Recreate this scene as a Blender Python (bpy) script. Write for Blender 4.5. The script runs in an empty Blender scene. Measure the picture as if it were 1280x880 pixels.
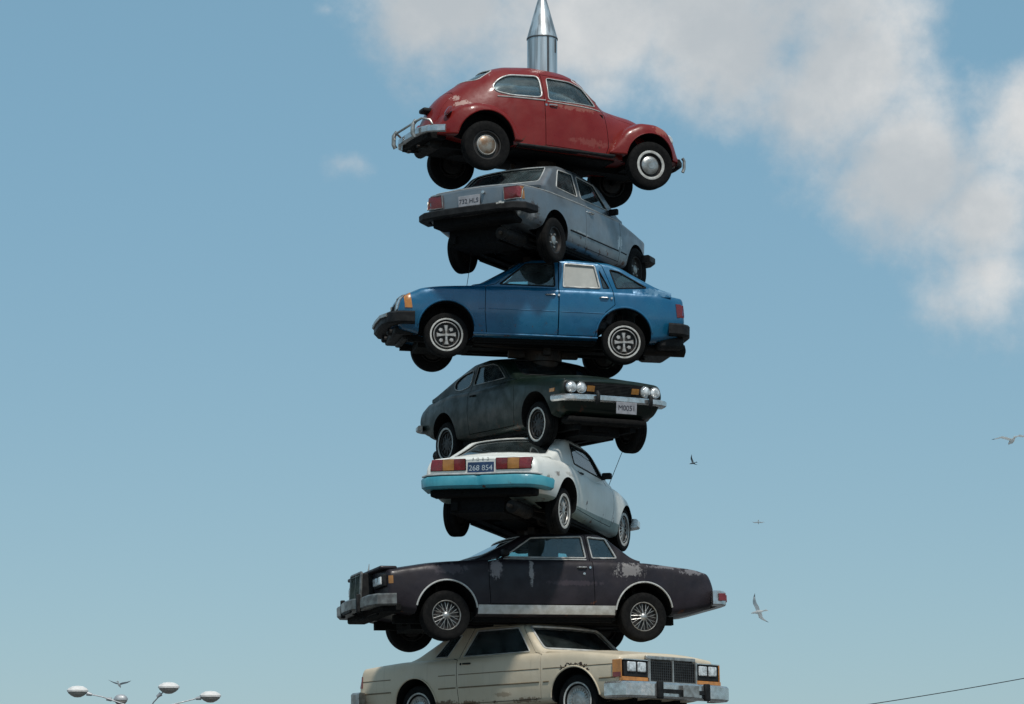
import bpy, bmesh, math, random
import numpy as np
from mathutils import Vector, Matrix, Euler
from mathutils.bvhtree import BVHTree
from mathutils.geometry import delaunay_2d_cdt

R = math.radians
random.seed(7)
SC = bpy.context.scene
COL = SC.collection
# ------------------------------------------------------------------ camera
FPX, PITCH, DIST, OFFX, EYE = 3597.8, R(9.66), 38.586, 0.4183, 1.6
cam = bpy.data.cameras.new('camera')
cam.sensor_width = 36.0
cam.lens = FPX / 1280 * 36.0
cam.clip_start = 0.5
cam.clip_end = 20000
co = bpy.data.objects.new('camera', cam)
COL.objects.link(co)
co.location = (-OFFX, -DIST, EYE)
co.rotation_euler = (R(90) + PITCH, 0, 0)
SC.camera = co


def at(px, py, Y):
    """world point at depth Y behind/before the mast that the photo shows at px, py"""
    a = (px - 640) / FPX
    b = (440 - py) / FPX
    c, s = math.cos(PITCH), math.sin(PITCH)
    d = Vector((a, c - b * s, s + b * c))
    o = Vector(co.location)
    t = (Y - o.y) / d.y
    return o + d * t


# ------------------------------------------------------------------ materials
def nodes(name):
    m = bpy.data.materials.new(name)
    m.use_nodes = True
    nt = m.node_tree
    return m, nt, nt.nodes['Principled BSDF']


class NT:
    """tiny node-tree helper"""
    def __init__(self, nt):
        self.nt = nt

    def n(self, t, **kw):
        x = self.nt.nodes.new(t)
        for k, v in kw.items():
            setattr(x, k, v)
        return x

    def l(self, a, b):
        self.nt.links.new(a, b)

    def noise(self, vec, scale, detail=4, rough=.55):
        x = self.n('ShaderNodeTexNoise')
        x.inputs['Scale'].default_value = scale
        x.inputs['Detail'].default_value = detail
        x.inputs['Roughness'].default_value = rough
        self.l(vec, x.inputs['Vector'])
        return x.outputs['Fac']

    def ramp(self, fac, a, b, lo=0., hi=1.):
        x = self.n('ShaderNodeMapRange')
        x.interpolation_type = 'SMOOTHSTEP'
        for i, v in zip((1, 2, 3, 4), (a, b, lo, hi)):
            x.inputs[i].default_value = v
        self.l(fac, x.inputs[0])
        return x.outputs[0]

    def math(self, op, a, b=None, clamp=False):
        x = self.n('ShaderNodeMath', operation=op)
        x.use_clamp = clamp
        for i, v in enumerate((a, b)):
            if v is None:
                continue
            if isinstance(v, (int, float)):
                x.inputs[i].default_value = v
            else:
                self.l(v, x.inputs[i])
        return x.outputs[0]

    def mix(self, fac, a, b):
        x = self.n('ShaderNodeMix', data_type='RGBA')
        for i, v in ((0, fac), (6, a), (7, b)):
            if isinstance(v, (int, float)):
                x.inputs[i].default_value = v
            elif isinstance(v, tuple):
                x.inputs[i].default_value = (*v, 1)
            else:
                self.l(v, x.inputs[i])
        return x.outputs[2]


def mat(name, col, rough=.5, metal=0., var=.25, scale=9., bump=0., coat=0., spec=.5, alt=None):
    m, nt, bs = nodes(name)
    h = NT(nt)
    tc = h.n('ShaderNodeTexCoord').outputs['Object']
    f = h.ramp(h.noise(tc, scale, 5), .35, .68)
    a2 = alt or tuple(c * (1 - var) for c in col)
    h.l(h.mix(f, col, a2), bs.inputs['Base Color'])
    h.l(h.ramp(h.noise(tc, scale * 2.3, 4), .3, .7, max(0, rough - .09), min(1, rough + .12)), bs.inputs['Roughness'])
    bs.inputs['Metallic'].default_value = metal
    bs.inputs['Specular IOR Level'].default_value = spec
    bs.inputs['Coat Weight'].default_value = coat
    if bump:
        b = h.n('ShaderNodeBump')
        b.inputs['Strength'].default_value = bump
        b.inputs['Distance'].default_value = .02
        h.l(h.noise(tc, scale * 3, 4), b.inputs['Height'])
        h.l(b.outputs[0], bs.inputs['Normal'])
    return m


def paint(name, base, fade, famt=.6, rough=.35, metal=0., coat=.4, spots=(), rust=.0, band=None, spec=.5):
    """weathered car paint; spots = (x,y,z, rx,ry,rz, colour, hardness) colour patches in car metres: stains, peeling, painted reflection streaks"""
    m, nt, bs = nodes(name)
    h = NT(nt)
    tc = h.n('ShaderNodeTexCoord').outputs['Object']
    sep = h.n('ShaderNodeSeparateXYZ')
    h.l(tc, sep.inputs[0])
    n1 = h.noise(tc, 2.1, 5, .6)
    c = h.mix(h.ramp(n1, .36, .72, 0, famt), base, fade)
    if band:
        zt, bc = band
        k = h.ramp(sep.outputs[2], zt - .006, zt + .006, 1, 0)
        c = h.mix(k, c, bc)
    # fine dust and chalking
    n2 = h.noise(tc, 38, 4, .7)
    c = h.mix(h.ramp(n2, .45, .8, 0, .22), c, fade)
    # water runs: noise stretched downwards
    mp = h.n('ShaderNodeMapping')
    mp.inputs['Scale'].default_value = (22, 22, 1.3)
    h.l(tc, mp.inputs[0])
    n3 = h.noise(mp.outputs[0], 1.0, 3, .6)
    c = h.mix(h.ramp(n3, .56, .78, 0, .3), c, tuple(v * .55 + .012 for v in base))
    rmask = None
    nb = h.noise(tc, 17, 9, .8)
    for (x, y, z, rx, ry, rz, sc, amt) in spots:
        v = h.n('ShaderNodeVectorMath', operation='SUBTRACT')
        h.l(tc, v.inputs[0])
        v.inputs[1].default_value = (x, y, z)
        v2 = h.n('ShaderNodeVectorMath', operation='MULTIPLY')
        h.l(v.outputs[0], v2.inputs[0])
        v2.inputs[1].default_value = (1 / rx, 1 / ry, 1 / rz)
        v3 = h.n('ShaderNodeVectorMath', operation='LENGTH')
        h.l(v2.outputs[0], v3.inputs[0])
        k = h.math('SUBTRACT', 1.0, v3.outputs['Value'], True)
        k = h.math('ADD', k, h.math('MULTIPLY', h.math('SUBTRACT', nb, .5), 2.7))
        k = h.math('ADD', k, h.math('MULTIPLY', h.math('SUBTRACT', n3, .5), 1.0))
        # no effect outside the radius
        k = h.math('MULTIPLY', h.ramp(k, .40, .58), h.ramp(v3.outputs['Value'], .6, 1.0, 1, 0))
        c = h.mix(h.math('MULTIPLY', k, amt), c, sc)
    if rust:
        nr = h.noise(tc, 6.5, 6, .7)
        low = h.ramp(sep.outputs[2], .22, .62, .16, 0.)
        k = h.ramp(h.math('ADD', nr, low), .735 - .06 * rust, .80 - .06 * rust)
        c = h.mix(k, c, (.075, .026, .011))
    h.l(c, bs.inputs['Base Color'])
    h.l(h.ramp(h.noise(tc, 5, 5), .3, .7, rough - .08, rough + .18), bs.inputs['Roughness'])
    bs.inputs['Metallic'].default_value = metal
    bs.inputs['Coat Weight'].default_value = coat
    bs.inputs['Coat Roughness'].default_value = .12
    bs.inputs['Specular IOR Level'].default_value = spec
    b = h.n('ShaderNodeBump')
    b.inputs['Strength'].default_value = .22
    b.inputs['Distance'].default_value = .05
    h.l(h.noise(tc, 3.6, 4, .45), b.inputs['Height'])
    h.l(b.outputs[0], bs.inputs['Normal'])
    return m


def glass_mat(name, tint, refl=1.0, haze=0.08, dirt=(.33, .38, .40)):
    m = bpy.data.materials.new(name)
    m.use_nodes = True
    nt = m.node_tree
    nt.nodes.clear()
    h = NT(nt)
    out = h.n('ShaderNodeOutputMaterial')
    tr = h.n('ShaderNodeBsdfTransparent')
    tr.inputs[0].default_value = (*tint, 1)
    gl = h.n('ShaderNodeBsdfGlossy')
    gl.inputs['Roughness'].default_value = .04
    fr = h.n('ShaderNodeFresnel')
    fr.inputs[0].default_value = 1.5
    m1 = h.n('ShaderNodeMixShader')
    h.l(h.math('MULTIPLY', fr.outputs[0], 2.4 * refl, True), m1.inputs[0])
    h.l(tr.outputs[0], m1.inputs[1])
    h.l(gl.outputs[0], m1.inputs[2])
    df = h.n('ShaderNodeBsdfDiffuse')
    df.inputs[0].default_value = (*dirt, 1)
    tc = h.n('ShaderNodeTexCoord').outputs['Object']
    k = h.ramp(h.noise(tc, 4.5, 6, .65), .35, .75, haze * (.35 if haze < .5 else .92), haze * (1.6 if haze < .5 else 1.12))
    m2 = h.n('ShaderNodeMixShader')
    h.l(k, m2.inputs[0])
    h.l(m1.outputs[0], m2.inputs[1])
    h.l(df.outputs[0], m2.inputs[2])
    h.l(m2.outputs[0], out.inputs[0])
    return m


M = dict(
    dark=mat('dark_underseal', (.006, .006, .006), .85, 0, .4, 14, .3, spec=.2),
    grime=mat('greasy_metal', (.009, .008, .0075), .65, .2, .5, 12, .3, spec=.3, alt=(.018, .012, .008)),
    cabin=mat('cabin_trim', (.022, .022, .024), .8, 0, .4, 8),
    lining=mat('headlining', (.17, .205, .205), .9, 0, .4, 6),
    seat=mat('seat_vinyl', (.03, .032, .036), .6, 0, .4, 10, .1),
    rubber=mat('tyre_rubber', (.006, .006, .0062), .85, 0, .35, 16, .1, spec=.12, alt=(.0105, .010, .0095)),
    black=mat('black_plastic', (.008, .008, .0085), .6, 0, .3, 12, .05, spec=.2, alt=(.018, .018, .018)),
    chrome=mat('pitted_chrome', (.62, .63, .63), .2, .85, .45, 11, .02, alt=(.46, .45, .43)),
    dimchrome=mat('tarnished_chrome', (.20, .205, .195), .36, .6, .5, 11, .03, alt=(.11, .105, .10)),
    dullchrome=mat('dull_chrome', (.42, .425, .41), .36, .7, .5, 11, .03, alt=(.27, .26, .24)),
    alu=mat('brushed_trim', (.56, .56, .54), .42, .2, .3, 12, alt=(.42, .41, .38)),
    whitewall=mat('whitewall_rubber', (.52, .52, .49), .65, 0, .35, 14, alt=(.33, .32, .29)),
    rim=mat('dark_steel_rim', (.016, .016, .016), .55, .2, .4, 15, alt=(.028, .021, .017)),
    silver=mat('silver_wheel_paint', (.42, .42, .41), .42, .15, .4, 16, alt=(.2, .19, .17)),
    rusty=mat('rusty_chrome', (.34, .30, .25), .45, .7, .4, 9, .08, alt=(.2, .12, .07)),
    red=mat('red_lens', (.17, .012, .014), .22, 0, .35, 10, coat=.6),
    amber=mat('amber_lens', (.50, .19, .03), .22, 0, .3, 10, coat=.6),
    dullamber=mat('dull_amber_lens', (.36, .16, .035), .3, 0, .3, 10, coat=.4),
    lamp=mat('headlamp_glass', (.80, .83, .83), .12, .2, .22, 15, .3, coat=.8, alt=(.34, .36, .36)),
    plate=mat('plate_grey', (.34, .34, .36), .5, .1, .25, 14),
    ink=mat('plate_ink', (.05, .05, .065), .6),
    plateblue=mat('plate_blue', (.018, .045, .11), .45, .1, .3, 12),
    platetext=mat('plate_pale_ink', (.36, .42, .46), .6),
    teal=paint('teal_bumper_paint', (.025, .23, .30), (.10, .36, .42), .6, .4, coat=.2, rust=.2),
    steel=mat('mast_dark_steel', (.045, .043, .04), .6, .5, .5, 5, .1, alt=(.07, .045, .03)),
    spire=mat('spire_sheet_steel', (.60, .61, .61), .24, .8, .25, 6, .03, alt=(.45, .46, .46)),
    seam=mat('spire_seam', (.12, .12, .12), .5, .8),
    glass=glass_mat('window_glass', (.76, .92, .94), .75, .08),
    darkglass=glass_mat('dusty_glass', (.45, .55, .55), .7, .07, (.2, .23, .23)),
    milkglass=glass_mat('pale_milky_glass', (.9, .9, .85), .6, .72, (.56, .56, .52)),  # pale, nearly opaque pane
    asphalt=mat('asphalt', (.10, .10, .098), .9, 0, .3, .6, .3, alt=(.075, .075, .073)),
    linepaint=mat('road_line_paint', (.62, .62, .58), .8, 0, .3, 3),
    concrete=mat('concrete', (.34, .33, .30), .9, 0, .25, 3, .2),
    wood=mat('pole_wood', (.11, .08, .055), .9, 0, .4, 4, .2),
    cable=mat('cable_sheath', (.03, .03, .032), .6),
    galv=mat('galvanised_arm', (.48, .49, .50), .5, .5, .25, 6),
    lamphead=mat('lamp_head_enamel', (.74, .72, .69), .5, 0, .2, 8),
    lampglass=mat('lamp_bowl_glass', (.36, .33, .29), .25, 0, .3, 12, coat=.5),
    gullwhite=mat('gull_white', (.78, .79, .78), .8, 0, .1, 20),
    gullgrey=mat('gull_grey', (.36, .39, .41), .8, 0, .2, 20),
    gulldark=mat('gull_dark', (.035, .04, .045), .8, 0, .2, 20),
    gullshade=mat('gull_shade', (.10, .13, .15), .8, 0, .2, 20),
    beak=mat('gull_beak', (.5, .3, .06), .6),
    rustscab=mat('rust_scab', (.04, .022, .014), .9, 0, .5, 20, .5, alt=(.012, .01, .009)),
)

for _k in ('gullwhite', 'gullgrey'):
    _nt = M[_k].node_tree
    _h = NT(_nt)
    _b = _nt.nodes['Principled BSDF']
    _t = _h.n('ShaderNodeBsdfTranslucent')
    _t.inputs[0].default_value = (.85, .86, .85, 1) if _k == 'gullwhite' else (.5, .53, .55, 1)
    _m = _h.n('ShaderNodeMixShader')
    _m.inputs[0].default_value = .55
    _h.l(_b.outputs[0], _m.inputs[1])
    _h.l(_t.outputs[0], _m.inputs[2])
    _h.l(_m.outputs[0], _nt.nodes['Material Output'].inputs[0])
_nt = M['spire'].node_tree
_h = NT(_nt)
_mp = _h.n('ShaderNodeMapping')
_mp.inputs['Scale'].default_value = (9, 9, .35)
_h.l(_h.n('ShaderNodeTexCoord').outputs['Object'], _mp.inputs[0])
_n = _h.noise(_mp.outputs[0], 1.6, 3, .5)
_b = _nt.nodes['Principled BSDF']
_h.l(_h.mix(_h.ramp(_n, .38, .62), (.30, .31, .31), (.74, .75, .74)), _b.inputs['Base Color'])  # vertical highlights and dark streaks painted into the steel colour
_h.l(_h.ramp(_n, .3, .7, .40, .28), _b.inputs['Roughness'])

# ------------------------------------------------------------------ mesh helpers


class MB:
    def __init__(s):
        s.v, s.f, s.m = [], [], []

    def add(s, vs, fs, mi=0):
        k = len(s.v)
        s.v += [tuple(p) for p in vs]
        s.f += [tuple(i + k for i in q) for q in fs]
        s.m += [mi] * len(fs)
        return s

    def box(s, c, d, mi=0, rot=None):
        q = []
        for sx in (-.5, .5):
            for sy in (-.5, .5):
                for sz in (-.5, .5):
                    p = Vector((sx * d[0], sy * d[1], sz * d[2]))
                    if rot:
                        p = rot @ p
                    q.append(p + Vector(c))
        return s.add(q, [(0, 1, 3, 2), (4, 6, 7, 5), (0, 4, 5, 1), (2, 3, 7, 6), (0, 2, 6, 4), (1, 5, 7, 3)], mi)

    def rings(s, rings, mi=0, closed=False, caps=True):
        n = len(rings[0])
        vs = [p for r in rings for p in r]
        fs = []
        m = len(rings)
        for i in range(m if closed else m - 1):
            a, b = i * n, ((i + 1) % m) * n
            for j in range(n):
                fs.append((a + j, a + (j + 1) % n, b + (j + 1) % n, b + j))
        if caps and not closed:
            fs.append(tuple(range(n - 1, -1, -1)))
            fs.append(tuple(range((m - 1) * n, m * n)))
        return s.add(vs, fs, mi)

    def tube(s, pts, r, n=8, closed=False, mi=0):
        pts = [Vector(p) for p in pts]
        m = len(pts)
        rr = r if isinstance(r, (list, tuple)) else [r] * m
        rings = []
        t0 = None
        for i, p in enumerate(pts):
            a = pts[(i - 1) % m] if closed or i > 0 else p
            b = pts[(i + 1) % m] if closed or i < m - 1 else p
            t = (b - a).normalized() if (b - a).length > 1e-9 else Vector((0, 0, 1))
            if t0 is None:
                u = t.orthogonal().normalized()
            else:
                u = (u - t * u.dot(t))
                u = u.normalized() if u.length > 1e-6 else t.orthogonal().normalized()
            t0 = t
            w = t.cross(u)
            rings.append([p + (u * math.cos(2 * math.pi * k / n) + w * math.sin(2 * math.pi * k / n)) * rr[i] for k in range(n)])
        return s.rings(rings, mi, closed)

    def lathe(s, prof, n=36, c=(0, 0, 0), axis='y', mi=0, closed=False):
        rings = []
        for (a, r) in prof:
            ring = []
            for k in range(n):
                t = 2 * math.pi * k / n
                x, z = r * math.cos(t), r * math.sin(t)
                if axis == 'y':
                    ring.append((c[0] + x, c[1] + a, c[2] + z))
                elif axis == 'z':
                    ring.append((c[0] + x, c[1] + z, c[2] + a))
                else:
                    ring.append((c[0] + a, c[1] + x, c[2] + z))
            rings.append(ring)
        return s.rings(rings, mi, closed)

    def mesh(s, name='m', recalc=True):
        me = bpy.data.meshes.new(name)
        me.from_pydata(s.v, [], s.f)
        me.polygons.foreach_set('material_index', s.m)
        if recalc:
            bm = bmesh.new()
            bm.from_mesh(me)
            bmesh.ops.recalc_face_normals(bm, faces=bm.faces)
            bm.to_mesh(me)
            bm.free()
        me.update()
        return me

    def build(s, name, mats, parent=None, smooth=38, loc=None, recalc=True):
        return link(name, s.mesh(name, recalc), mats, parent, smooth, loc)


def link(name, me, mats, parent=None, smooth=38, loc=None):
    if not isinstance(mats, (list, tuple)):
        mats = [mats]
    idx = np.zeros(len(me.polygons), dtype=np.int32)
    me.polygons.foreach_get('material_index', idx)
    me.materials.clear()
    for q in mats:
        me.materials.append(q)
    me.polygons.foreach_set('material_index', np.minimum(idx, len(mats) - 1))
    if smooth:
        me.shade_smooth()
        me.set_sharp_from_angle(angle=R(smooth))
    o = bpy.data.objects.new(name, me)
    COL.objects.link(o)
    if parent:
        o.parent = parent
    if loc:
        o.location = loc
    return o


def thing(name, label, cat, loc=(0, 0, 0), rot=(0, 0, 0), group=None):
    o = bpy.data.objects.new(name, None)
    o.empty_display_size = .3
    COL.objects.link(o)
    o.location = loc
    o.rotation_euler = rot
    o['label'] = label
    o['category'] = cat
    if group:
        o['group'] = group
    return o


def tag(o, label, cat, group=None):
    o['label'] = label
    o['category'] = cat
    if group:
        o['group'] = group
    return o


_slots = [bpy.data.materials.new('slot%d' % i) for i in range(3)]


def boolop(a, b, op):
    """boolean on two closed meshes, returns a new mesh; material indices survive"""
    for me in (a, b):
        if len(me.materials) < 3:
            idx = np.zeros(len(me.polygons), dtype=np.int32)
            me.polygons.foreach_get('material_index', idx)
            me.materials.clear()
            for q in _slots:
                me.materials.append(q)
            me.polygons.foreach_set('material_index', idx)
    res = None
    for solver in ('MANIFOLD', 'EXACT'):
        oa = bpy.data.objects.new('tmpa', a)
        ob = bpy.data.objects.new('tmpb', b)
        COL.objects.link(oa)
        COL.objects.link(ob)
        md = oa.modifiers.new('b', 'BOOLEAN')
        md.operation = op
        md.object = ob
        md.solver = solver
        bpy.context.view_layer.update()
        dg = bpy.context.evaluated_depsgraph_get()
        res = bpy.data.meshes.new_from_object(oa.evaluated_get(dg))
        bpy.data.objects.remove(oa)
        bpy.data.objects.remove(ob)
        same = len(res.vertices) == len(a.vertices) and len(res.polygons) == len(a.polygons)
        if len(res.polygons) and not (solver == 'MANIFOLD' and same):
            break
        if solver == 'MANIFOLD':
            print('boolean fallback', op, len(a.polygons), len(res.polygons))
    return res


class PL:
    """polyline y(x) with slightly rounded corners"""
    def __init__(s, pts, w=.05):
        if isinstance(pts, (int, float)):
            pts = [(0, pts)]
        pts = sorted(pts)
        s.x = [p[0] for p in pts]
        s.y = [p[1] for p in pts]
        s.w = w

    def __call__(s, x):
        q = [np.interp(x + s.w * k, s.x, s.y) for k in (-1, -.66, -.33, 0, .33, .66, 1)]
        return float(sum(q) / 7)


def rounded(pts, rad, n=3):
    """open 2D polyline with rounded inner corners"""
    out = [pts[0]]
    for i in range(1, len(pts) - 1):
        p, a, b = Vector(pts[i]), Vector(pts[i - 1]), Vector(pts[i + 1])
        r = rad[i - 1] if i - 1 < len(rad) else .01
        ra = min(r, .45 * (a - p).length)
        rb = min(r, .45 * (b - p).length)
        pa = p + (a - p).normalized() * ra if (a - p).length > 1e-9 else p
        pb = p + (b - p).normalized() * rb if (b - p).length > 1e-9 else p
        for k in range(n + 1):
            t = k / n
            out.append(tuple(pa * (1 - t) ** 2 + p * 2 * t * (1 - t) + pb * t * t))
    out.append(pts[-1])
    return out


def rpoly(pts, r=.03, n=3):
    """closed 2D polygon with rounded corners"""
    out = []
    m = len(pts)
    for i in range(m):
        p, a, b = Vector(pts[i]), Vector(pts[i - 1]), Vector(pts[(i + 1) % m])
        ra = min(r, .45 * (a - p).length)
        rb = min(r, .45 * (b - p).length)
        pa = p + (a - p).normalized() * ra
        pb = p + (b - p).normalized() * rb
        for k in range(n + 1):
            t = k / n
            out.append(tuple(pa * (1 - t) ** 2 + p * 2 * t * (1 - t) + pb * t * t))
    return out


def area2(p):
    return sum(p[i - 1][0] * p[i][1] - p[i][0] * p[i - 1][1] for i in range(len(p))) / 2


def offpoly(p, d):
    s = 1 if area2(p) > 0 else -1
    out = []
    m = len(p)
    for i in range(m):
        a, b, c = Vector(p[i - 1]), Vector(p[i]), Vector(p[(i + 1) % m])
        e1, e2 = (b - a), (c - b)
        n1 = Vector((e1.y, -e1.x)).normalized() * s
        n2 = Vector((e2.y, -e2.x)).normalized() * s
        n = n1 + n2
        n = n.normalized() if n.length > 1e-6 else n1
        k = max(.5, n.dot(n1))
        out.append(tuple(b + n * d / k))
    return out


def smooth01(t):
    t = min(1, max(0, t))
    return t * t * (3 - 2 * t)


def to3(face, u, v, w):
    if face in 'LR':
        return (u, w, v)      # (x, z) at y = w
    if face in 'FB':
        return (w, u, v)      # (y, z) at x = w
    return (u, v, w)          # (x, y) at z = w


def prism(polys, face, w0, w1, mi=0):
    mb = MB()
    for p in polys:
        mb.rings([[to3(face, a, b, w0) for a, b in p], [to3(face, a, b, w1) for a, b in p]], mi)
    return mb


def mirror_poly(p):
    return [(-a, b) for a, b in p]


class Car:
    WB = 2.5

    def __init__(s, name, label, fit, r, track, WB):
        sx, lat, z, yaw, pt, rl = fit
        s.fit = fit
        s.WB, s.r, s.track = WB, r, track
        s.zw = r - .13                      # wheels hang low on their springs
        e = Euler((R(rl), R(pt), R(yaw)), 'XYZ')
        loc = e.to_matrix() @ Vector((-sx, -lat, .13)) + Vector((0, 0, z))
        s.root = thing(name, label, 'car', loc, e, 'cars stacked on the mast')
        s.glassfaces = []

    # --- hulls -----------------------------------------------------------
    def body(s, x1, x2, w, ze, zc, zb, tin=.05, crest=.06, zm=.45, front=None, rear=None, bowf=.05, bowr=.03,
             rsh=.08, rcr=.035, rnd=.05, flare=None):
        s.x1, s.x2 = x1, x2
        s.W, s.ZE, s.ZC, s.ZB = PL(w, .12), PL(ze, .1), PL(zc, .1), PL(zb, .08)
        F = PL(front, .02) if front else None
        B = PL(rear, .02) if rear else None

        def section(x, ins):
            W_, e, c, b = s.W(x) - ins, s.ZE(x) - ins, s.ZC(x) - ins, s.ZB(x) + ins
            zmid = max(b + .06, min(zm, e - .12))
            pts = [(0, b), (W_ - .15, b), (W_ - .045, b + .03), (W_, zmid), (W_ - .012, e - crest), (W_ - tin, e)]
            pts += [((W_ - tin) * k, e + (c - e) * (1 - k * k)) for k in (.8, .6, .4, .2, 0)]
            return rounded(pts, [.02, .05, .2, rsh, rcr, .02, .02, .02, .02])
        st = []
        for k in range(4):
            t = k / 4 * math.pi / 2
            st.append((x1 + rnd * (1 - math.sin(t + 0)) * 0 + rnd * (1 - math.cos(t)), rnd * (1 - math.sin(t))))
        xs = np.arange(x1 + rnd, x2 - rnd + .001, (x2 - x1 - 2 * rnd) / round((x2 - x1 - 2 * rnd) / .05))
        st += [(float(x), 0.) for x in xs]
        for k in range(3, -1, -1):
            t = k / 4 * math.pi / 2
            st.append((x2 - rnd * (1 - math.cos(t)), rnd * (1 - math.sin(t))))
        rings = []
        for x, ins in st:
            h = section(x, ins)
            ring = [(x, y, z) for y, z in h] + [(x, -y, z) for y, z in h[-2:0:-1]]
            wf = smooth01((x - (x2 - .45)) / .45)
            wr = smooth01(((x1 + .45) - x) / .45)
            out = []
            for (px, y, z) in ring:
                q = abs(y) / .85
                dx = wf * ((F(z) if F else 0) - bowf * q * q) + wr * ((B(z) if B else 0) + bowr * q * q)
                out.append((px + dx, y, z))
            rings.append(out)
        return MB().rings(rings).mesh()

    def greenhouse(s, z0, wb, roof, tum=.22, crown=.05, bow=.1, inset=0., bowr=None, xm=None):
        Rf, Wb = PL(roof, .045), PL(wb, .1)
        xa, xb = min(p[0] for p in roof), max(p[0] for p in roof)
        xm = xm if xm is not None else (xa + xb) / 2
        bowr = bow if bowr is None else bowr
        s.z0 = z0
        rings = []
        n = int((xb - xa) / .035)
        for i in range(n + 1):
            x = xa + (xb - xa) * i / n
            wv = Wb(x) - inset
            zt = Rf(x)
            if inset:
                sl = (Rf(x + .02) - Rf(x - .02)) / .04
                zt -= inset * math.sqrt(1 + sl * sl)
            base = z0 - (.05 if not inset else .02)
            zt = max(zt, base + .02)
            h = zt - z0
            cr = crown * min(1, max(0.05, h / .3))
            ze = max(zt - cr, base + .012)
            ye = wv - tum * max(0, ze - z0)
            pts = [(0, base), (wv, base), (wv - .001, base + .006), (ye, ze)]
            pts += [(ye * k, ze + (zt - ze) * (1 - k * k)) for k in (.85, .65, .45, .22, 0)]
            hh = rounded(pts, [.001, .001, .05, .02, .02, .02, .02])
            ring = [(x, y, z) for y, z in hh] + [(x, -y, z) for y, z in hh[-2:0:-1]]
            kf = smooth01((x - xm) / (xb - xm + 1e-6)) if x > xm else 0
            kr = smooth01((xm - x) / (xm - xa + 1e-6)) if x < xm else 0
            rings.append([(px - bow * kf * (y / .8) ** 2 + bowr * kr * (y / .8) ** 2, y, z) for px, y, z in ring])
        return MB().rings(rings, 2 if inset else 0).mesh()

    # --- projection ------------------------------------------------------
    def proj(s, face, u, v, off=0.):
        o = Vector(to3(face, u, v, {'R': -3, 'L': 3, 'F': 4, 'B': -4, 'T': 4}[face]))
        d = Vector({'R': (0, 1, 0), 'L': (0, -1, 0), 'F': (-1, 0, 0), 'B': (1, 0, 0), 'T': (0, 0, -1)}[face])
        loc, nrm, i, dist = s.bvh.ray_cast(o, d)
        if loc is None:
            loc, nrm, i, dist = s.bvh.find_nearest(o + d * (3 - (.75 if face in 'LR' else 1.)))
        if nrm.dot(d) > 0:
            nrm = -nrm
        return loc + nrm * off

    def patch(s, mb, face, poly, off=.004, thick=0., step=.06, mi=0):
        """polygon laid onto the hull, following its curve; closed slab when thick > 0"""
        b = []
        m = len(poly)
        for i in range(m):
            a, c = Vector(poly[i]), Vector(poly[(i + 1) % m])
            k = max(1, int((c - a).length / step))
            for j in range(k):
                b.append(a + (c - a) * j / k)
        nb = len(b)
        x0, x1 = min(p.x for p in b), max(p.x for p in b)
        y0, y1 = min(p.y for p in b), max(p.y for p in b)
        inner = []
        x = x0 + step * .6
        while x < x1:
            y = y0 + step * .6
            while y < y1:
                inner.append(Vector((x, y)))
                y += step
            x += step
        vs, es, fs, *_ = delaunay_2d_cdt(b + inner, [], [list(range(nb))], 1, 1e-5)
        used = sorted({i for f in fs for i in f})
        new = {i: k for k, i in enumerate(used)}
        vs = [vs[i] for i in used]
        fs = [tuple(new[i] for i in f) for f in fs]
        top = [s.proj(face, p.x, p.y, off) for p in vs]
        if not thick:
            mb.add(top, fs, mi)
            return mb
        bot = [s.proj(face, p.x, p.y, off - thick) for p in vs]
        n = len(top)
        cnt = {}
        for f in fs:
            for i in range(len(f)):
                e = (f[i], f[(i + 1) % len(f)])
                cnt[e] = 1
        side = [(a, b2, b2 + n, a + n) for (a, b2) in cnt if (b2, a) not in cnt]
        mb.add(top + bot, fs + [tuple(i + n for i in f[::-1]) for f in fs] + side, mi)
        return mb

    def line(s, mb, face, pts, r=.008, closed=False, off=0., step=.05, mi=0, n=6):
        q = []
        m = len(pts)
        for i in range(m if closed else m - 1):
            a, c = Vector(pts[i]), Vector(pts[(i + 1) % m])
            k = max(1, int((c - a).length / step))
            q += [a + (c - a) * j / k for j in range(k)]
        if not closed:
            q.append(Vector(pts[-1]))
        return mb.tube([s.proj(face, p.x, p.y, off) for p in q], r, n, closed, mi)

    # --- assembly --------------------------------------------------------
    def shell(s, body, gh, ghin, cabin, wells, windows, panels, mats, bodyname='body'):
        """windows: dict name -> (face, poly, glass material, trim material or None, host panel or None, label)
        panels: list (name, face, poly, w0, w1)"""
        outer = boolop(body, gh, 'UNION') if gh else body
        bm = bmesh.new()
        bm.from_mesh(outer)
        s.bvh = BVHTree.FromBMesh(bm)
        s._bm = bm
        sh = boolop(outer, ghin, 'DIFFERENCE') if ghin else outer
        x0, x1, hw, za, zb = cabin
        sh = boolop(sh, MB().box(((x0 + x1) / 2, 0, (za + zb) / 2), (x1 - x0, 2 * hw, zb - za), 2).mesh(), 'DIFFERENCE')
        cut = {}
        for w in windows:
            cut.setdefault(w['face'], []).append(w['poly'])
        for f, polys in cut.items():
            a, b = {'R': (-.3, -1.4), 'L': (.3, 1.4), 'F': (s.fx, 2.2), 'B': (s.rx, -2.2), 'T': (s.z0 + .005, 2.)}[f]
            if f == 'T':
                a = s.tz
            sh = boolop(sh, prism(polys, f, a, b, 1).mesh(), 'DIFFERENCE')
        mb = MB()
        for (x, z, rad) in wells:
            for sy in (-1, 1):
                ring = [(x + rad * math.cos(2 * math.pi * k / 40), z + rad * math.sin(2 * math.pi * k / 40)) for k in range(40)]
                mb.rings([[(a, sy * .50, b) for a, b in ring], [(a, sy * 1.3, b) for a, b in ring]], 1)
        sh = boolop(sh, mb.mesh(), 'DIFFERENCE')
        s.panel = {}
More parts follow.
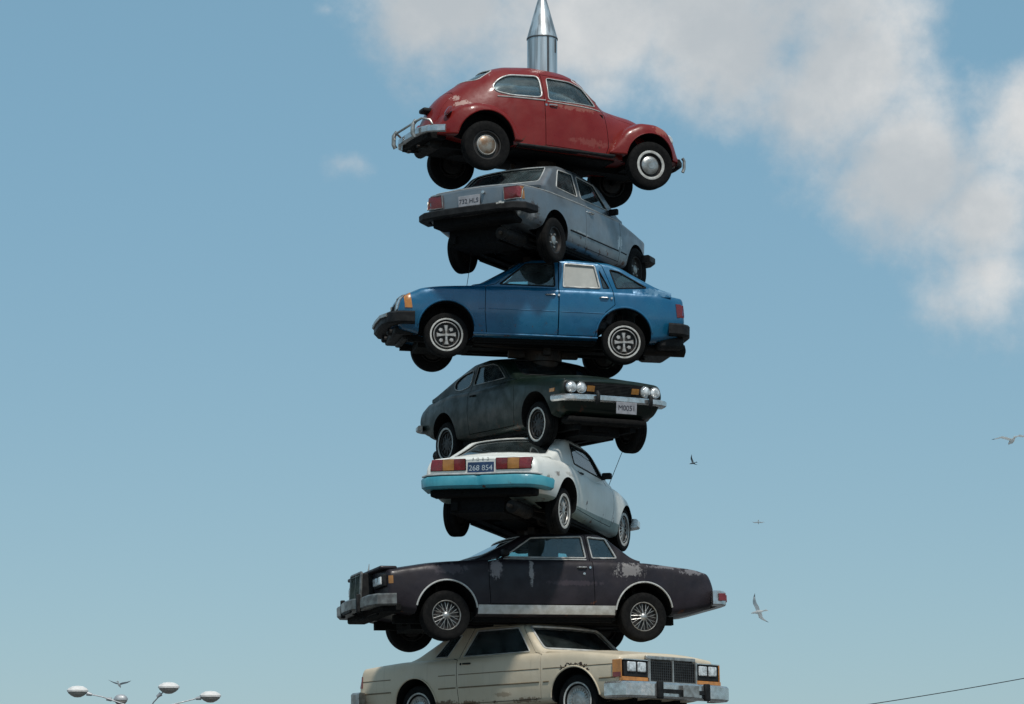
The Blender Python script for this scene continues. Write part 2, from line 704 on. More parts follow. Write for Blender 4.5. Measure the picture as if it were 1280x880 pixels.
        for (name, key, face, poly, w0, w1) in panels:
            p = boolop(sh, prism([poly], face, w0, w1).mesh(), 'INTERSECT')
            dw = .004 if w1 > w0 else -.004
            sh = boolop(sh, prism([offpoly(poly, .008)], face, w0 - dw, w1 + dw, 1).mesh(), 'DIFFERENCE')
            s.panel[key] = link(name, p, mats, s.root, 32)
        s.bodyobj = link(bodyname, sh, mats, s.root, 32)
        for w in windows:
            host = s.panel.get(w.get('host'), s.root)
            mb = MB()
            s.patch(mb, w['face'], offpoly(w['poly'], .004), w.get('off', -.014), .005, .08)
            g = mb.build(w['name'], w.get('mat', M['glass']), host, 50)
            if w.get('label'):
                g['label'] = w['label']
            if w.get('trim'):
                t = MB()
                s.line(t, w['face'], w['poly'], w.get('tr', .008), True, .001)
                t.build(w.get('tname', 'window_trim'), w['trim'], host, 60)

    def add(s, name, mb, m, parent=None, smooth=38, label=None):
        o = mb.build(name, m, parent or s.root, smooth)
        if label:
            o['label'] = label
        return o

    def wheels(s, kinds, yaw_front=0.):
        """kinds: dict (fx, sy) -> style function adding children"""
        for fx in (1, -1):
            for sy in (1, -1):
                make_wheel(s, fx, sy, kinds[(fx, sy)])

    def underside(s, hw, zb, x0=None, x1=None, tank=True, exhaust=1):
        x0 = x0 or s.x1 + .22
        x1 = x1 or s.x2 - .22
        mb = MB()
        L = x1 - x0
        bx = s.WB / 2
        # floor pan between the axles, narrower over them
        mb.box(((-bx + .36 + bx - .36) / 2, 0, zb - .01), (2 * bx - .74, 2 * hw, .10))
        for sy in (-1, 1):
            mb.box(((x0 + x1) / 2, sy * .42, zb - .03), (L, .09, .11))
            mb.box((0, sy * (hw - .06), zb - .04), (2 * bx - .8, .07, .09))
        mb.box((0, 0, zb + .0), (L * .9, .26, .17))
        mb.box((bx + .05, 0, zb - .02), (.55, .62, .24))        # engine sump and crossmember
        mb.box((bx - .35, 0, zb - .06), (.12, .9, .10))
        if tank:
            mb.box((x0 + .36, .12, zb + .0), (.62, .74, .22))
        mb.box((-bx, 0, s.zw + .10), (.22, .5, .16))
        mb.lathe([(-.13, .04), (-.1, .11), (0, .14), (.1, .11), (.13, .04)], 16, (-bx, 0, s.zw + .02))
        s.add('underbody', mb, M['dark'])
        for fx in (1, -1):
            a = MB()
            a.tube([(fx * bx, -s.track / 2, s.zw), (fx * bx, -.3, s.zw + .03), (fx * bx, .3, s.zw + .03), (fx * bx, s.track / 2, s.zw)], .035, 8)
            for sy in (-1, 1):
                a.tube([(fx * bx - .05, sy * (s.track / 2 - .12), s.zw - .02), (fx * bx - .38, sy * .36, zb)], .022, 6)
                a.tube([(fx * bx + .03, sy * (s.track / 2 - .16), s.zw), (fx * bx + .03, sy * (s.track / 2 - .2), s.zw + .4)], .04, 8)
            s.add('axle', a, M['grime'])
        if exhaust:
            e = MB()
            y = -.3 * exhaust
            e.tube([(bx - .4, y, zb - .06), (.2, y, zb - .09), (-bx + .4, y, zb - .09), (-bx, y * 1.3, zb + .04), (-bx - .35, y * 1.3, zb - .05), (s.x1 - .02, y * 1.4, zb - .07)], .024, 8)
            e.lathe([(-.30, .03), (-.28, .085), (.28, .085), (.30, .03)], 14, (-bx - .62, y * 1.35, zb - .06), 'x')
            s.add('exhaust_pipe', e, M['grime'])

    def interior(s, xf, xr, zs=.42, hw=.62, rearx=None, steer=1, back=.62, wheel=True, dash=.72):
        back -= .16
        for sy in (-1, 1):
            c = MB()
            c.box((xf, sy * .34, zs), (.5, .5, .16))
            rot = Matrix.Rotation(R(-14), 3, 'Y')
            c.box((xf - .30, sy * .34, zs + back / 2 - .02), (.13, .48, back), 0, rot)
            
            soft(s.add('front_seat', c, M['seat']), .035)
        if rearx is not None:
            c = MB()
            c.box((rearx, 0, zs), (.42, 2 * hw - .1, .16))
            c.box((rearx - .27, 0, zs + .22), (.13, 2 * hw - .1, .46), 0, Matrix.Rotation(R(-16), 3, 'Y'))
            soft(s.add('rear_seat', c, M['seat']), .035)
        if dash:
            d = MB()
            d.box((xf + dash, 0, s.z0 - .09), (.34, 2 * hw, .18))
            soft(s.add('dashboard', d, M['cabin']), .05)
        if wheel:
            w = MB()
            y = .34 * steer
            c0 = Vector((xf + (dash - .32), y, s.z0 - .01))
            rot = Matrix.Rotation(R(-66), 3, 'Y')
            pts = [c0 + rot @ Vector((.17 * math.cos(k / 20 * 2 * math.pi), .17 * math.sin(k / 20 * 2 * math.pi), 0)) for k in range(20)]
            w.tube(pts, .013, 8, True)
            for k in range(3):
                a = R(90 + 120 * k)
                w.tube([c0, c0 + rot @ Vector((.17 * math.cos(a), .17 * math.sin(a), 0))], .012, 6)
            w.tube([c0, c0 + Vector((.22, 0, -.12))], .022, 8)
            s.add('steering_wheel', w, M['cabin'])

    def plate(s, face, y, z, off, w, h, text, m=None, ink=None, tilt=0., tsize=.085):
        p = s.proj(face, y, z, off)
        sgn = -1 if face == 'B' else 1
        mb = MB()
        mb.box((0, 0, 0), (.012, w, h))
        o = mb.build('license_plate', m or M['plate'], s.root, 30, tuple(p))
        o.rotation_euler = (0, R(tilt), 0)
        soft(o, .004)
        cu = bpy.data.curves.new('t', 'FONT')
        cu.body = text
        cu.size = tsize
        cu.align_x = 'CENTER'
        cu.align_y = 'CENTER'
        cu.extrude = .0015
        to = bpy.data.objects.new('t', cu)
        COL.objects.link(to)
        bpy.context.view_layer.update()
        me = bpy.data.meshes.new_from_object(to.evaluated_get(bpy.context.evaluated_depsgraph_get()))
        bpy.data.objects.remove(to)
        for v in me.vertices:
            a, b, c = v.co
            v.co = (sgn * (.0085 + c), sgn * a, b)
        link('plate_lettering', me, ink or M['ink'], o, None)
        return o

    def letters(s, face, text, y, z, size, m, off=.002, name='lettering'):
        cu = bpy.data.curves.new('t', 'FONT')
        cu.body = text
        cu.size = size
        cu.align_x = cu.align_y = 'CENTER'
        cu.extrude = .002
        to = bpy.data.objects.new('t', cu)
        COL.objects.link(to)
        bpy.context.view_layer.update()
        me = bpy.data.meshes.new_from_object(to.evaluated_get(bpy.context.evaluated_depsgraph_get()))
        bpy.data.objects.remove(to)
        sgn = -1 if face == 'B' else 1
        for v in me.vertices:
            a, b, c = v.co
            q = s.proj(face, y + sgn * a, z + b, off + c)
            v.co = q
        return link(name, me, m, s.root, None)

    def bumper(s, name, path, prof, m, z=0., mirror=True, parent=None):
        """path: half plan from the middle outwards [(x,y)...], mirrored; prof: closed section (outward, z)"""
        pts = [Vector(p) for p in path]
        full = [Vector((p.x, -p.y)) for p in pts[::-1]] + [p for p in pts if p.y > 1e-6 or not mirror]
        if pts[0].y > 1e-6:
            full = [Vector((p.x, -p.y)) for p in pts[::-1]] + pts
        rings = []
        cx = 0
        for i, p in enumerate(full):
            a = full[max(0, i - 1)]
            b = full[min(len(full) - 1, i + 1)]
            t = (b - a).normalized()
            n = Vector((t.y, -t.x))
            if n.x * (1 if pts[0].x > 0 else -1) < 0 and abs(n.x) > .3:
                n = -n
            elif abs(n.x) <= .3:
                n = Vector((n.x, abs(n.y) * (1 if p.y > 0 else -1)))
            rings.append([(p.x + n.x * o, p.y + n.y * o, zz + z) for o, zz in prof])
        mb = MB().rings(rings)
        return s.add(name, mb, m, parent, 40)


def soft(o, w, seg=2):
    md = o.modifiers.new('bevel', 'BEVEL')
    md.width = w
    md.segments = seg
    md.limit_method = 'ANGLE'
    return o


_wheelcache = {}


def wheel_meshes(kind, r, w):
    """meshes for one wheel (outer side = +y): list of (name, mesh, material)"""
    key = (kind, r, w)
    if key in _wheelcache:
        return _wheelcache[key]
    h = w / 2
    rr = r * .60
    out = []
    # carrier: steel disc and brake drum seen from the inner side
    hub = MB()
    hub.lathe([(0, rr * .995), (-h * .9, rr * .99), (-h * .86, rr * .90), (-h * .1, rr * .86), (-h * .06, .14), (-h * .75, .135), (-h * .78, .03), (-h * .4, .0)], 32)
    hub.lathe([(h * .1, rr * .99), (h * .80, rr * 1.01), (h * .78, rr * .93), (h * .35, rr * .88), (h * .30, rr * .6), (h * .42, rr * .42), (h * .35, .0)], 32)
    for k in range(4):
        a = R(90 * k + 20)
        hub.lathe([(-h * .84, .0), (-h * .84, .016), (-h * .7, .016), (-h * .7, 0)], 8, (.09 * math.cos(a), 0, .09 * math.sin(a)))
    out.append(('wheel', hub.mesh('wheel'), M['rim'], 40))
    ty = MB()
    ty.lathe([(h * .80, rr), (h * .92, rr * 1.04), (h * 1.06, (rr + r) / 2), (h * 1.0, r * .93), (h * .84, r * .985), (h * .6, r), (h * .22, r), (h * .2, r - .008), (h * .16, r - .008), (h * .14, r),
              (-h * .14, r), (-h * .16, r - .008), (-h * .2, r - .008), (-h * .22, r), (-h * .6, r), (-h * .84, r * .985), (-h * 1.0, r * .93), (-h * 1.06, (rr + r) / 2), (-h * .92, rr * 1.04), (-h * .80, rr)], 48, closed=True)
    out.append(('tyre', ty.mesh('tyre'), M['rubber'], 35))

    def ring(a0, r0, r1, bulge=.006, n=44):
        m = MB()
        m.lathe([(a0 - .004, r0), (a0 + bulge * .6, r0 + .003), (a0 + bulge, (r0 + r1) / 2), (a0 + bulge * .6, r1 - .003), (a0 - .006, r1)], n, closed=True)
        return m
    if kind == 'beetle_front':
        out.append(('rim_band', ring(h * .80, rr * .84, rr * 1.05, .012).mesh(), M['whitewall'], 40))
        c = MB()
        c.lathe([(h * .45, .128), (h * .62, .125), (h * .80, .105), (h * .92, .06), (h * .95, 0.0)], 32)
        c.lathe([(h * .935, .05), (h * .98, .048), (h * .985, 0)], 24)
        out.append(('hubcap', c.mesh(), M['dullchrome'], 40))
    elif kind == 'beetle_rear':
        c = MB()
        c.lathe([(h * .45, .132), (h * .62, .128), (h * .80, .105), (h * .90, .06), (h * .92, 0.0)], 32)
        out.append(('hubcap', c.mesh(), M['rusty'], 40))
        out.append(('cap_rim', ring(h * .5, .118, .138, .02, 32).mesh(), M['alu'], 40))
    elif kind == 'steel':
        c = MB()
        c.lathe([(h * .40, .062), (h * .55, .06), (h * .62, .045), (h * .64, 0)], 20)
        for k in range(5):
            a = R(72 * k + 10)
            c.lathe([(h * .36, .0), (h * .36, .016), (h * .55, .013), (h * .56, 0)], 8, (.092 * math.cos(a), 0, .092 * math.sin(a)))
        out.append(('hubcap', c.mesh(), M['dullchrome'], 40))
    elif kind == 'cross':
        out.append(('whitewall', ring(h * .98, rr * 1.12, rr * 1.27, .006).mesh(), M['whitewall'], 40))
        out.append(('rim_band', ring(h * .80, rr * .90, rr * 1.0, .01).mesh(), M['silver'], 40))
        c = MB()
        c.lathe([(h * .5, .022), (h * .82, .02), (h * .84, 0)], 16)
        for k in range(4):
            a = R(90 * k)
            ca, sa = math.cos(a), math.sin(a)
            prof = [(.0, .017), (.05, .016), (.09, .021), (rr * .72, .034)]
            top = []
            for (u, hw) in prof:
                top.append([(u * ca - v * sa, yy, u * sa + v * ca) for v, yy in ((-hw, h * .55), (hw, h * .55), (hw * .7, h * .78), (-hw * .7, h * .78))])
            c.rings(top)
            b = R(90 * k + 45)
            c.lathe([(h * .45, .0), (h * .45, .032), (h * .66, .026), (h * .68, 0)], 5, (rr * .56 * math.cos(b), 0, rr * .56 * math.sin(b)))
        out.append(('hubcap', c.mesh(), M['silver'], 40))
    elif kind == 'thinwall':
        out.append(('whitewall', ring(h * .99, rr * 1.10, rr * 1.26, .006).mesh(), M['whitewall'], 40))
        c = MB()
        c.lathe([(h * .2, rr * .86), (h * .6, rr * .80), (h * .66, rr * .45), (h * .74, .05), (h * .75, 0)], 28)
        for k in range(10):
            a = R(36 * k)
            c.box((rr * .62 * math.cos(a), h * .66, rr * .62 * math.sin(a)), (rr * .3, .02, .018), 0, Matrix.Rotation(-a, 3, 'Y'))
        out.append(('hubcap', c.mesh(), M['rim'], 40))
    elif kind == 'widewall':
        out.append(('whitewall', ring(h * .99, rr * 1.05, rr * 1.27, .006).mesh(), M['whitewall'], 40))
        out.append(('rim_band', ring(h * .80, rr * .9, rr * 1.0, .01).mesh(), M['dullchrome'], 40))
        c = MB()
        for k in range(14):
            a = R(360 / 14 * k)
            ca, sa = math.cos(a), math.sin(a)
            c.tube([(.05 * ca, h * .8, .05 * sa), (rr * .88 * ca, h * .6, rr * .88 * sa)], [.01, .014], 6)
        c.lathe([(h * .4, .065), (h * .8, .06), (h * .9, .04), (h * .92, 0)], 18)
        out.append(('hubcap', c.mesh(), M['dullchrome'], 40))
    elif kind == 'wire':
        out.append(('rim_band', ring(h * .84, rr * .93, rr * 1.02, .012).mesh(), M['dullchrome'], 40))
        c = MB()
        for k in range(22):
            a = R(360 / 22 * k)
            a2 = a + R(16 if k % 2 else -16)
            c.tube([(.045 * math.cos(a), h * .9, .045 * math.sin(a)), (rr * .93 * math.cos(a2), h * .62, rr * .93 * math.sin(a2))], .0045, 5)
        c.lathe([(h * .4, .05), (h * .86, .046), (h * 1.0, .03), (h * 1.02, 0)], 16)
        out.append(('wire_hubcap', c.mesh(), M['dullchrome'], 40))
    elif kind == 'chrome':
        out.append(('whitewall', ring(h * .99, rr * 1.08, rr * 1.20, .006).mesh(), M['whitewall'], 40))
        c = MB()
        c.lathe([(h * .3, rr * .97), (h * .76, rr * .98), (h * .86, rr * .93), (h * .72, rr * .80), (h * .70, rr * .62), (h * .82, rr * .52), (h * .9, rr * .3), (h * .94, 0)], 40)
        for k in range(24):
            a = R(15 * k)
            c.box((rr * .72 * math.cos(a), h * .72, rr * .72 * math.sin(a)), (rr * .16, .02, .012), 0, Matrix.Rotation(-a, 3, 'Y'))
        out.append(('hubcap', c.mesh(), M['dullchrome'], 40))
    _wheelcache[key] = out
    return out


def make_wheel(car, fx, sy, kind, w=.165):
    ms = wheel_meshes(kind, car.r, car.__dict__.get('tw', w))
    base = None
    for (name, me, m, sm) in ms:
        if not me.materials:
            me.materials.append(m)
            me.shade_smooth()
            me.set_sharp_from_angle(angle=R(sm))
        o = bpy.data.objects.new(name, me)
        COL.objects.link(o)
        if base is None:
            base = o
            o.parent = car.root
            o.location = (fx * car.WB / 2, sy * (car.track / 2), car.zw + (getattr(car, 'lift', 0) if fx > 0 else 0))
            roll = random.uniform(0, 6.28) if kind != 'cross' else R(3)
            steer = getattr(car, 'steer', 0) if fx > 0 else 0
            o.rotation_euler = Euler((0, roll, (0 if sy > 0 else math.pi) + steer), 'XYZ')
        else:
            o.parent = base


def both(wins, face_pair='RL'):
    """duplicate side windows for both sides"""
    out = []
    for w in wins:
        for f in face_pair:
            q = dict(w)
            q['face'] = f
            if w.get('host'):
                q['host'] = w['host'] + f
            out.append(q)
    return out


def door_panels(polys):
    """[(key, name, poly)] -> panels on both sides"""
    out = []
    for key, name, poly in polys:
        out.append((name, key + 'R', 'R', poly, -.34, -1.4))
        out.append((name, key + 'L', 'L', poly, .34, 1.4))
    return out


def handle(car, key, x, z, m, w=.15, style='bar'):
    for f in 'RL':
        sy = -1 if f == 'R' else 1
        p = car.proj(f, x, z, .0)
        mb = MB()
        if style == 'bar':
            mb.tube([p + Vector((w / 2, -sy * .004, 0)), p + Vector((w / 2 - .015, sy * .022, 0)), p + Vector((-w / 2 + .03, sy * .022, 0)), p + Vector((-w / 2 + .01, -sy * .004, 0))], .011, 8)
            mb.lathe([(-.006, 0), (-.006, .016), (.018, .016), (.018, 0)], 12, p + Vector((-w / 2 - .03, 0, 0)))
        else:
            mb.box(p, (w, .022, .05))
        car.add('handle', mb, m, car.panel[key + f])


def arch_trim(car, x, z, rad, a0, a1, m, r=.012, name='wheel_arch_trim'):
    for f in 'RL':
        mb = MB()
        pts = [(x + rad * math.cos(R(a)), z + rad * math.sin(R(a))) for a in np.linspace(a0, a1, 28)]
        car.line(mb, f, pts, r, False, .002, .2)
        car.add(name, mb, m)


FIT = dict(
    beetle=(-.073, .040, 10.436, 21.81, 1.61, .89),
    bmw=(-.304, -.050, 9.165, 61.91, .35, -.95),
    blue=(-.236, -.023, 7.932, 189.05, -.83, -1.40),
    green=(.247, -.077, 6.716, -60.80, 1.03, .61),
    white=(.002, -.063, 5.491, 69.36, 2.49, .91),
    purple=(-.256, -.019, 4.166, 199.39, 1.04, 1.96),
    cream=(.019, .0, 3.016, -43.72, -.77, .0),
)
PROF = [(-.03, -.06), (.035, -.06), (.05, -.045), (.05, .045), (.035, .06), (-.03, .06)]


def prof(d, h, rnd=.015):
    return [(-d * .6, -h / 2), (d * .4 - rnd, -h / 2), (d * .4, -h / 2 + rnd), (d * .4, h / 2 - rnd), (d * .4 - rnd, h / 2), (-d * .6, h / 2)]

# =================================================================== 1 round red car
def beetle():
    c = Car('round_car', 'small round-backed red car, topmost in the stack beneath the spire', FIT['beetle'], .33, 1.32, 2.40)
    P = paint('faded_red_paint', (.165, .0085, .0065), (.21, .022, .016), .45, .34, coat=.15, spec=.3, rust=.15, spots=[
        (.15, -.7, .90, .75, .3, .10, (.34, .17, .13), .4),
        (.35, -.7, .42, .5, .3, .10, (.27, .09, .07), .4),
        (1.35, -.7, .70, .22, .3, .14, (.34, .12, .09), .6),
        (-1.45, -.5, .78, .22, .3, .10, (.5, .35, .3), .7),  # this and the following spots: reflection streaks painted into the red
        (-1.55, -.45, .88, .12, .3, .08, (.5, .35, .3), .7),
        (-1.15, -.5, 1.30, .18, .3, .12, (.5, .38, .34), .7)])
    zt = PL([(-1.88, .45), (-1.83, .70), (-1.7, .92), (-1.4, 1.16), (-1.1, 1.36), (-.85, 1.45), (-.45, 1.495), (0, 1.475), (.22, 1.40), (.40, 1.24), (.60, 1.035), (.8, 1.0), (1.1, .965), (1.35, .88), (1.5, .75), (1.58, .57), (1.61, .40)], .07)
    wd = PL([(-1.88, .26), (-1.78, .42), (-1.5, .54), (-1.2, .62), (-.8, .68), (-.3, .70), (.3, .69), (.6, .65), (.8, .60), (1.1, .52), (1.4, .40), (1.55, .29), (1.61, .18)], .08)
    zb = PL([(-1.88, .36), (-1.4, .27), (-.8, .26), (.7, .24), (1.3, .28), (1.61, .34)], .1)
    ex = PL([(-1.8, 2.3), (-.9, 2.8), (.4, 2.8), (.8, 2.5), (1.6, 2.2)], .1)

    def ring(x, ins=0., zfloor=None):
        w, t, b, n = wd(x) - ins, zt(x), zb(x), ex(x)
        if ins:
            sl = (zt(x + .03) - zt(x - .03)) / .06
            t -= ins * math.sqrt(1 + sl * sl)
            b = zb(x)
        pts = []
        for k in range(15):
            th = k / 14 * math.pi / 2
            sth, cth = math.sin(th), math.cos(th)
            z = b + (t - b) * sth ** (2 / n)
            y = w * max(0, cth) ** (2 / n) if k < 14 else 0.
            pts.append((y, z))
        if zfloor is not None:
            pts = []
            s0 = (zfloor - b) / (t - b)
            for k in range(15):
                s = s0 + (1 - s0) * math.sin(k / 14 * math.pi / 2)
                pts.append((w * max(0., 1 - s ** n) ** (1 / n) if k < 14 else 0., b + (t - b) * s))
        lo = pts[0][1]
        pts = [(0, lo)] + pts
        return [(x, y, z) for y, z in pts] + [(x, -y, z) for y, z in pts[-2:0:-1]]
    c.x1, c.x2, c.z0 = -1.86, 1.6, .94
    xs = np.linspace(-1.88, 1.61, 72)
    body = MB().rings([ring(float(x)) for x in xs]).mesh()
    inner = MB().rings([ring(float(x), .04, .80) for x in np.linspace(-1.30, .60, 42)], 2).mesh()
    c.fx, c.rx, c.tz = .30, -.7, 1.0
    door = [(-.335, .31), (.56, .29), (.60, .40), (.57, .86), (.50, .97), (.33, 1.20), (.12, 1.315), (-.37, 1.33)]
    dwin = rpoly([(-.30, .95), (.43, .95), (.24, 1.205), (.07, 1.275), (-.30, 1.285)], .05)
    qwin = rpoly([(-1.08, 1.07), (-.98, 1.19), (-.84, 1.265), (-.41, 1.295), (-.39, .97), (-.82, .955), (-1.03, .99)], .07)
    wins = both([dict(name='door_window', poly=dwin, host='door', trim=M['alu'], tr=.007),
                 dict(name='quarter_window', poly=qwin, trim=M['alu'], tr=.012)])
    wins += [dict(name='windshield', face='F', poly=rpoly([(-.50, 1.06), (.50, 1.06), (.43, 1.345), (-.43, 1.345)], .08), trim=M['alu']),
             dict(name='rear_window', face='B', poly=rpoly([(-.37, 1.17), (.37, 1.17), (.30, 1.36), (-.30, 1.36)], .07), trim=M['alu'])]
    panels = door_panels([('door', 'door', door)])
    panels += [('engine_lid', 'lid', 'B', rpoly([(-.36, .47), (.36, .47), (.30, .98), (-.30, .98)], .1), -1.42, -2.2),
               ('hood', 'hood', 'T', rpoly([(.72, -.42), (1.1, -.36), (1.42, -.24), (1.53, -.1), (1.53, .1), (1.42, .24), (1.1, .36), (.72, .42)], .08), .50, 1.3)]
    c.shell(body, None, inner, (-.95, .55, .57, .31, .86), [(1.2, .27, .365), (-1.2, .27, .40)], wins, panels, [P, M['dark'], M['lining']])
    # fenders
    specs = [([(.60, .33), (.68, .50), (.84, .70), (1.05, .80), (1.27, .805), (1.44, .755), (1.57, .64), (1.66, .50), (1.70, .36)],
              [(.60, .69), (.80, .75), (1.1, .775), (1.35, .76), (1.5, .71), (1.62, .62), (1.70, .54)], 1.2, .365),
             ([(-1.84, .44), (-1.76, .60), (-1.58, .74), (-1.35, .80), (-1.1, .79), (-.9, .70), (-.77, .54), (-.66, .33)],
              [(-1.84, .52), (-1.7, .64), (-1.45, .75), (-1.15, .775), (-.9, .76), (-.75, .72), (-.66, .68)], -1.2, .40)]
    for (tp, wp, wx, wr) in specs:
        T, W = PL(tp, .05), PL(wp, .06)
        for sy in (-1, 1):
            rings = []
            for x in np.linspace(tp[0][0] + .005, tp[-1][0] - .005, 40):
                x = float(x)
                t, w = T(x), W(x)
                b = min(.30 if wx > 0 else .31, t - .04)
                pts = [(.32, b), (w - .012, b), (w, b + .02), (w, t - min(.20, (t - b) * .5)), (w - .04, t - .045), (w - .17, t), (.32, t + .015)]
                q = rounded(pts, [.01, .01, .16, .1, .12], 4)
                rings.append([(x, sy * y, z) for y, z in q])
            f = MB().rings(rings).mesh()
            ringc = [(wx + wr * math.cos(2 * math.pi * k / 40), .27 + wr * math.sin(2 * math.pi * k / 40)) for k in range(40)]
            cut = MB()
            cut.rings([[(a, sy * .42, b) for a, b in ringc], [(a, sy * 1.3, b) for a, b in ringc]], 1)
            f = boolop(f, cut.mesh(), 'DIFFERENCE')
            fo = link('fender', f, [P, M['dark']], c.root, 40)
            mb = MB()
            pts = [(wx + (wr + .004) * math.cos(R(a)), sy * (W(wx + wr * math.cos(R(a))) - .004), .27 + (wr + .004) * math.sin(R(a))) for a in np.linspace(12, 168, 24)]
            mb.tube(pts, .010, 6)
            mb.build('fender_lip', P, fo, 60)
            if wx > 0:
                hl = MB()
                hl.lathe([(0, .085), (.03, .085), (.05, .07), (.062, 0)], 24, (0, 0, 0), 'x')
                o = c.add('headlight', hl, M['lamp'])
                o.location = (1.51, sy * .575, .60)
                o.rotation_euler = (0, R(-22), 0)
            else:
                tl = MB()
                tl.lathe([(0, .06), (.02, .06), (.045, .04), (.05, 0)], 20, (0, 0, 0), 'x')
                o = c.add('taillight', tl, M['red'])
                o.location = (-1.71, sy * .60, .62)
                o.rotation_euler = (0, R(-30), R(180))
                o.scale = (1, 1, 1.35)
            # strip under the fender, running board
    for sy in (-1, 1):
        rb = MB()
        rb.box((-.04, sy * .67, .265), (1.42, .14, .035))
        soft(c.add('running_board', rb, M['black']), .01)
    mb = MB()
    for f in 'RL':
        t = MB()
        c.line(t, f, [(-1.02, .925), (-.345, .935)], .009, False, .003)
        c.add('side_trim', t, M['alu'])
        t = MB()
        c.line(t, f, [(-.32, .925), (.5, .905)], .007, False, .003)
        c.add('side_trim', t, M['alu'], c.panel['door' + f])
    handle(c, 'door', -.24, .875, M['chrome'], .13)
    # bumpers with over-riders
    PB = prof(.05, .10)
    c.bumper('front_bumper', [(1.75, 0), (1.75, .35), (1.72, .58), (1.63, .72)], prof(.04, .085), M['grime'], .29)
    c.bumper('rear_bumper', [(-2.07, 0), (-2.06, .35), (-1.99, .58), (-1.80, .73)], PB, M['chrome'], .36)
    g = MB()
    for sy in (-.38, .38):
        g.tube([(-2.11, sy, .27), (-2.14, sy, .32), (-2.14, sy, .44), (-2.10, sy, .50)], .03, 10)
        g.tube([(-2.0, sy, .36), (-1.7, sy, .40)], .025, 6)
    g.tube([(-2.12, y, .47) for y in np.linspace(-.42, .42, 9)], .016, 8)
    for sy in (-1, 1):
        g.tube([(-2.12, .42 * sy, .47), (-2.06, .5 * sy, .51), (-1.97, .58 * sy, .48), (-1.94, .60 * sy, .42)], .016, 8)
    c.add('bumper_guard', g, M['dullchrome'])
    g = MB()
    for sy in (-.36, .36):
        g.tube([(1.77, sy * 1.5, .20), (1.79, sy * 1.5, .25), (1.79, sy * 1.5, .36), (1.76, sy * 1.5, .40)], .022, 10)
        g.tube([(1.78, sy, .30), (1.4, sy, .34)], .025, 6)
    c.add('bumper_guard', g, M['dullchrome'])
    # lamp housing and loose trim over the engine lid
    h = MB()
    h.box((-1.82, 0, .745), (.16, .20, .065))
    soft(c.add('plate_lamp', h, M['black']), .025)
    # rear engine, pan, exhaust
    u = MB()
    u.box((-.02, 0, .255), (1.5, 1.1, .07))
    u.box((0, 0, .25), (2.4, .2, .16))
    u.box((-1.52, 0, .34), (.6, .62, .28))
    u.box((-1.84, 0, .33), (.26, 1.0, .13))
    u.box((-1.2, 0, .3), (.5, .34, .3))
    u.box((1.12, 0, .27), (.3, .66, .16))
    u.box((1.4, 0, .36), (.32, .5, .1))
    c.add('underbody', u, M['dark'])
    e = MB()
    e.lathe([(-.34, .03), (-.32, .085), (.32, .085), (.34, .03)], 14, (-1.78, 0, .24))
    for sy in (-1, 1):
        e.tube([(-1.78, .18 * sy, .22), (-2.0, .18 * sy, .20)], .02, 8)
    c.add('exhaust_pipe', e, M['grime'])
    for fx in (1, -1):
        a = MB()
        a.tube([(fx * 1.2, -.66, c.zw), (fx * 1.2, -.2, c.zw + .08), (fx * 1.2, .2, c.zw + .08), (fx * 1.2, .66, c.zw)], .045, 8)
        for sy in (-1, 1):
            a.tube([(fx * 1.2, sy * .5, c.zw), (fx * 1.2 + .4, sy * .42, .3)], .03, 6)
        c.add('axle', a, M['grime'])
    c.interior(.02, None, .44, .50, -.62, 1, .56, True, .40)
    c.wheels({(1, -1): 'beetle_front', (1, 1): 'beetle_front', (-1, -1): 'beetle_rear', (-1, 1): 'beetle_rear'})
    return c


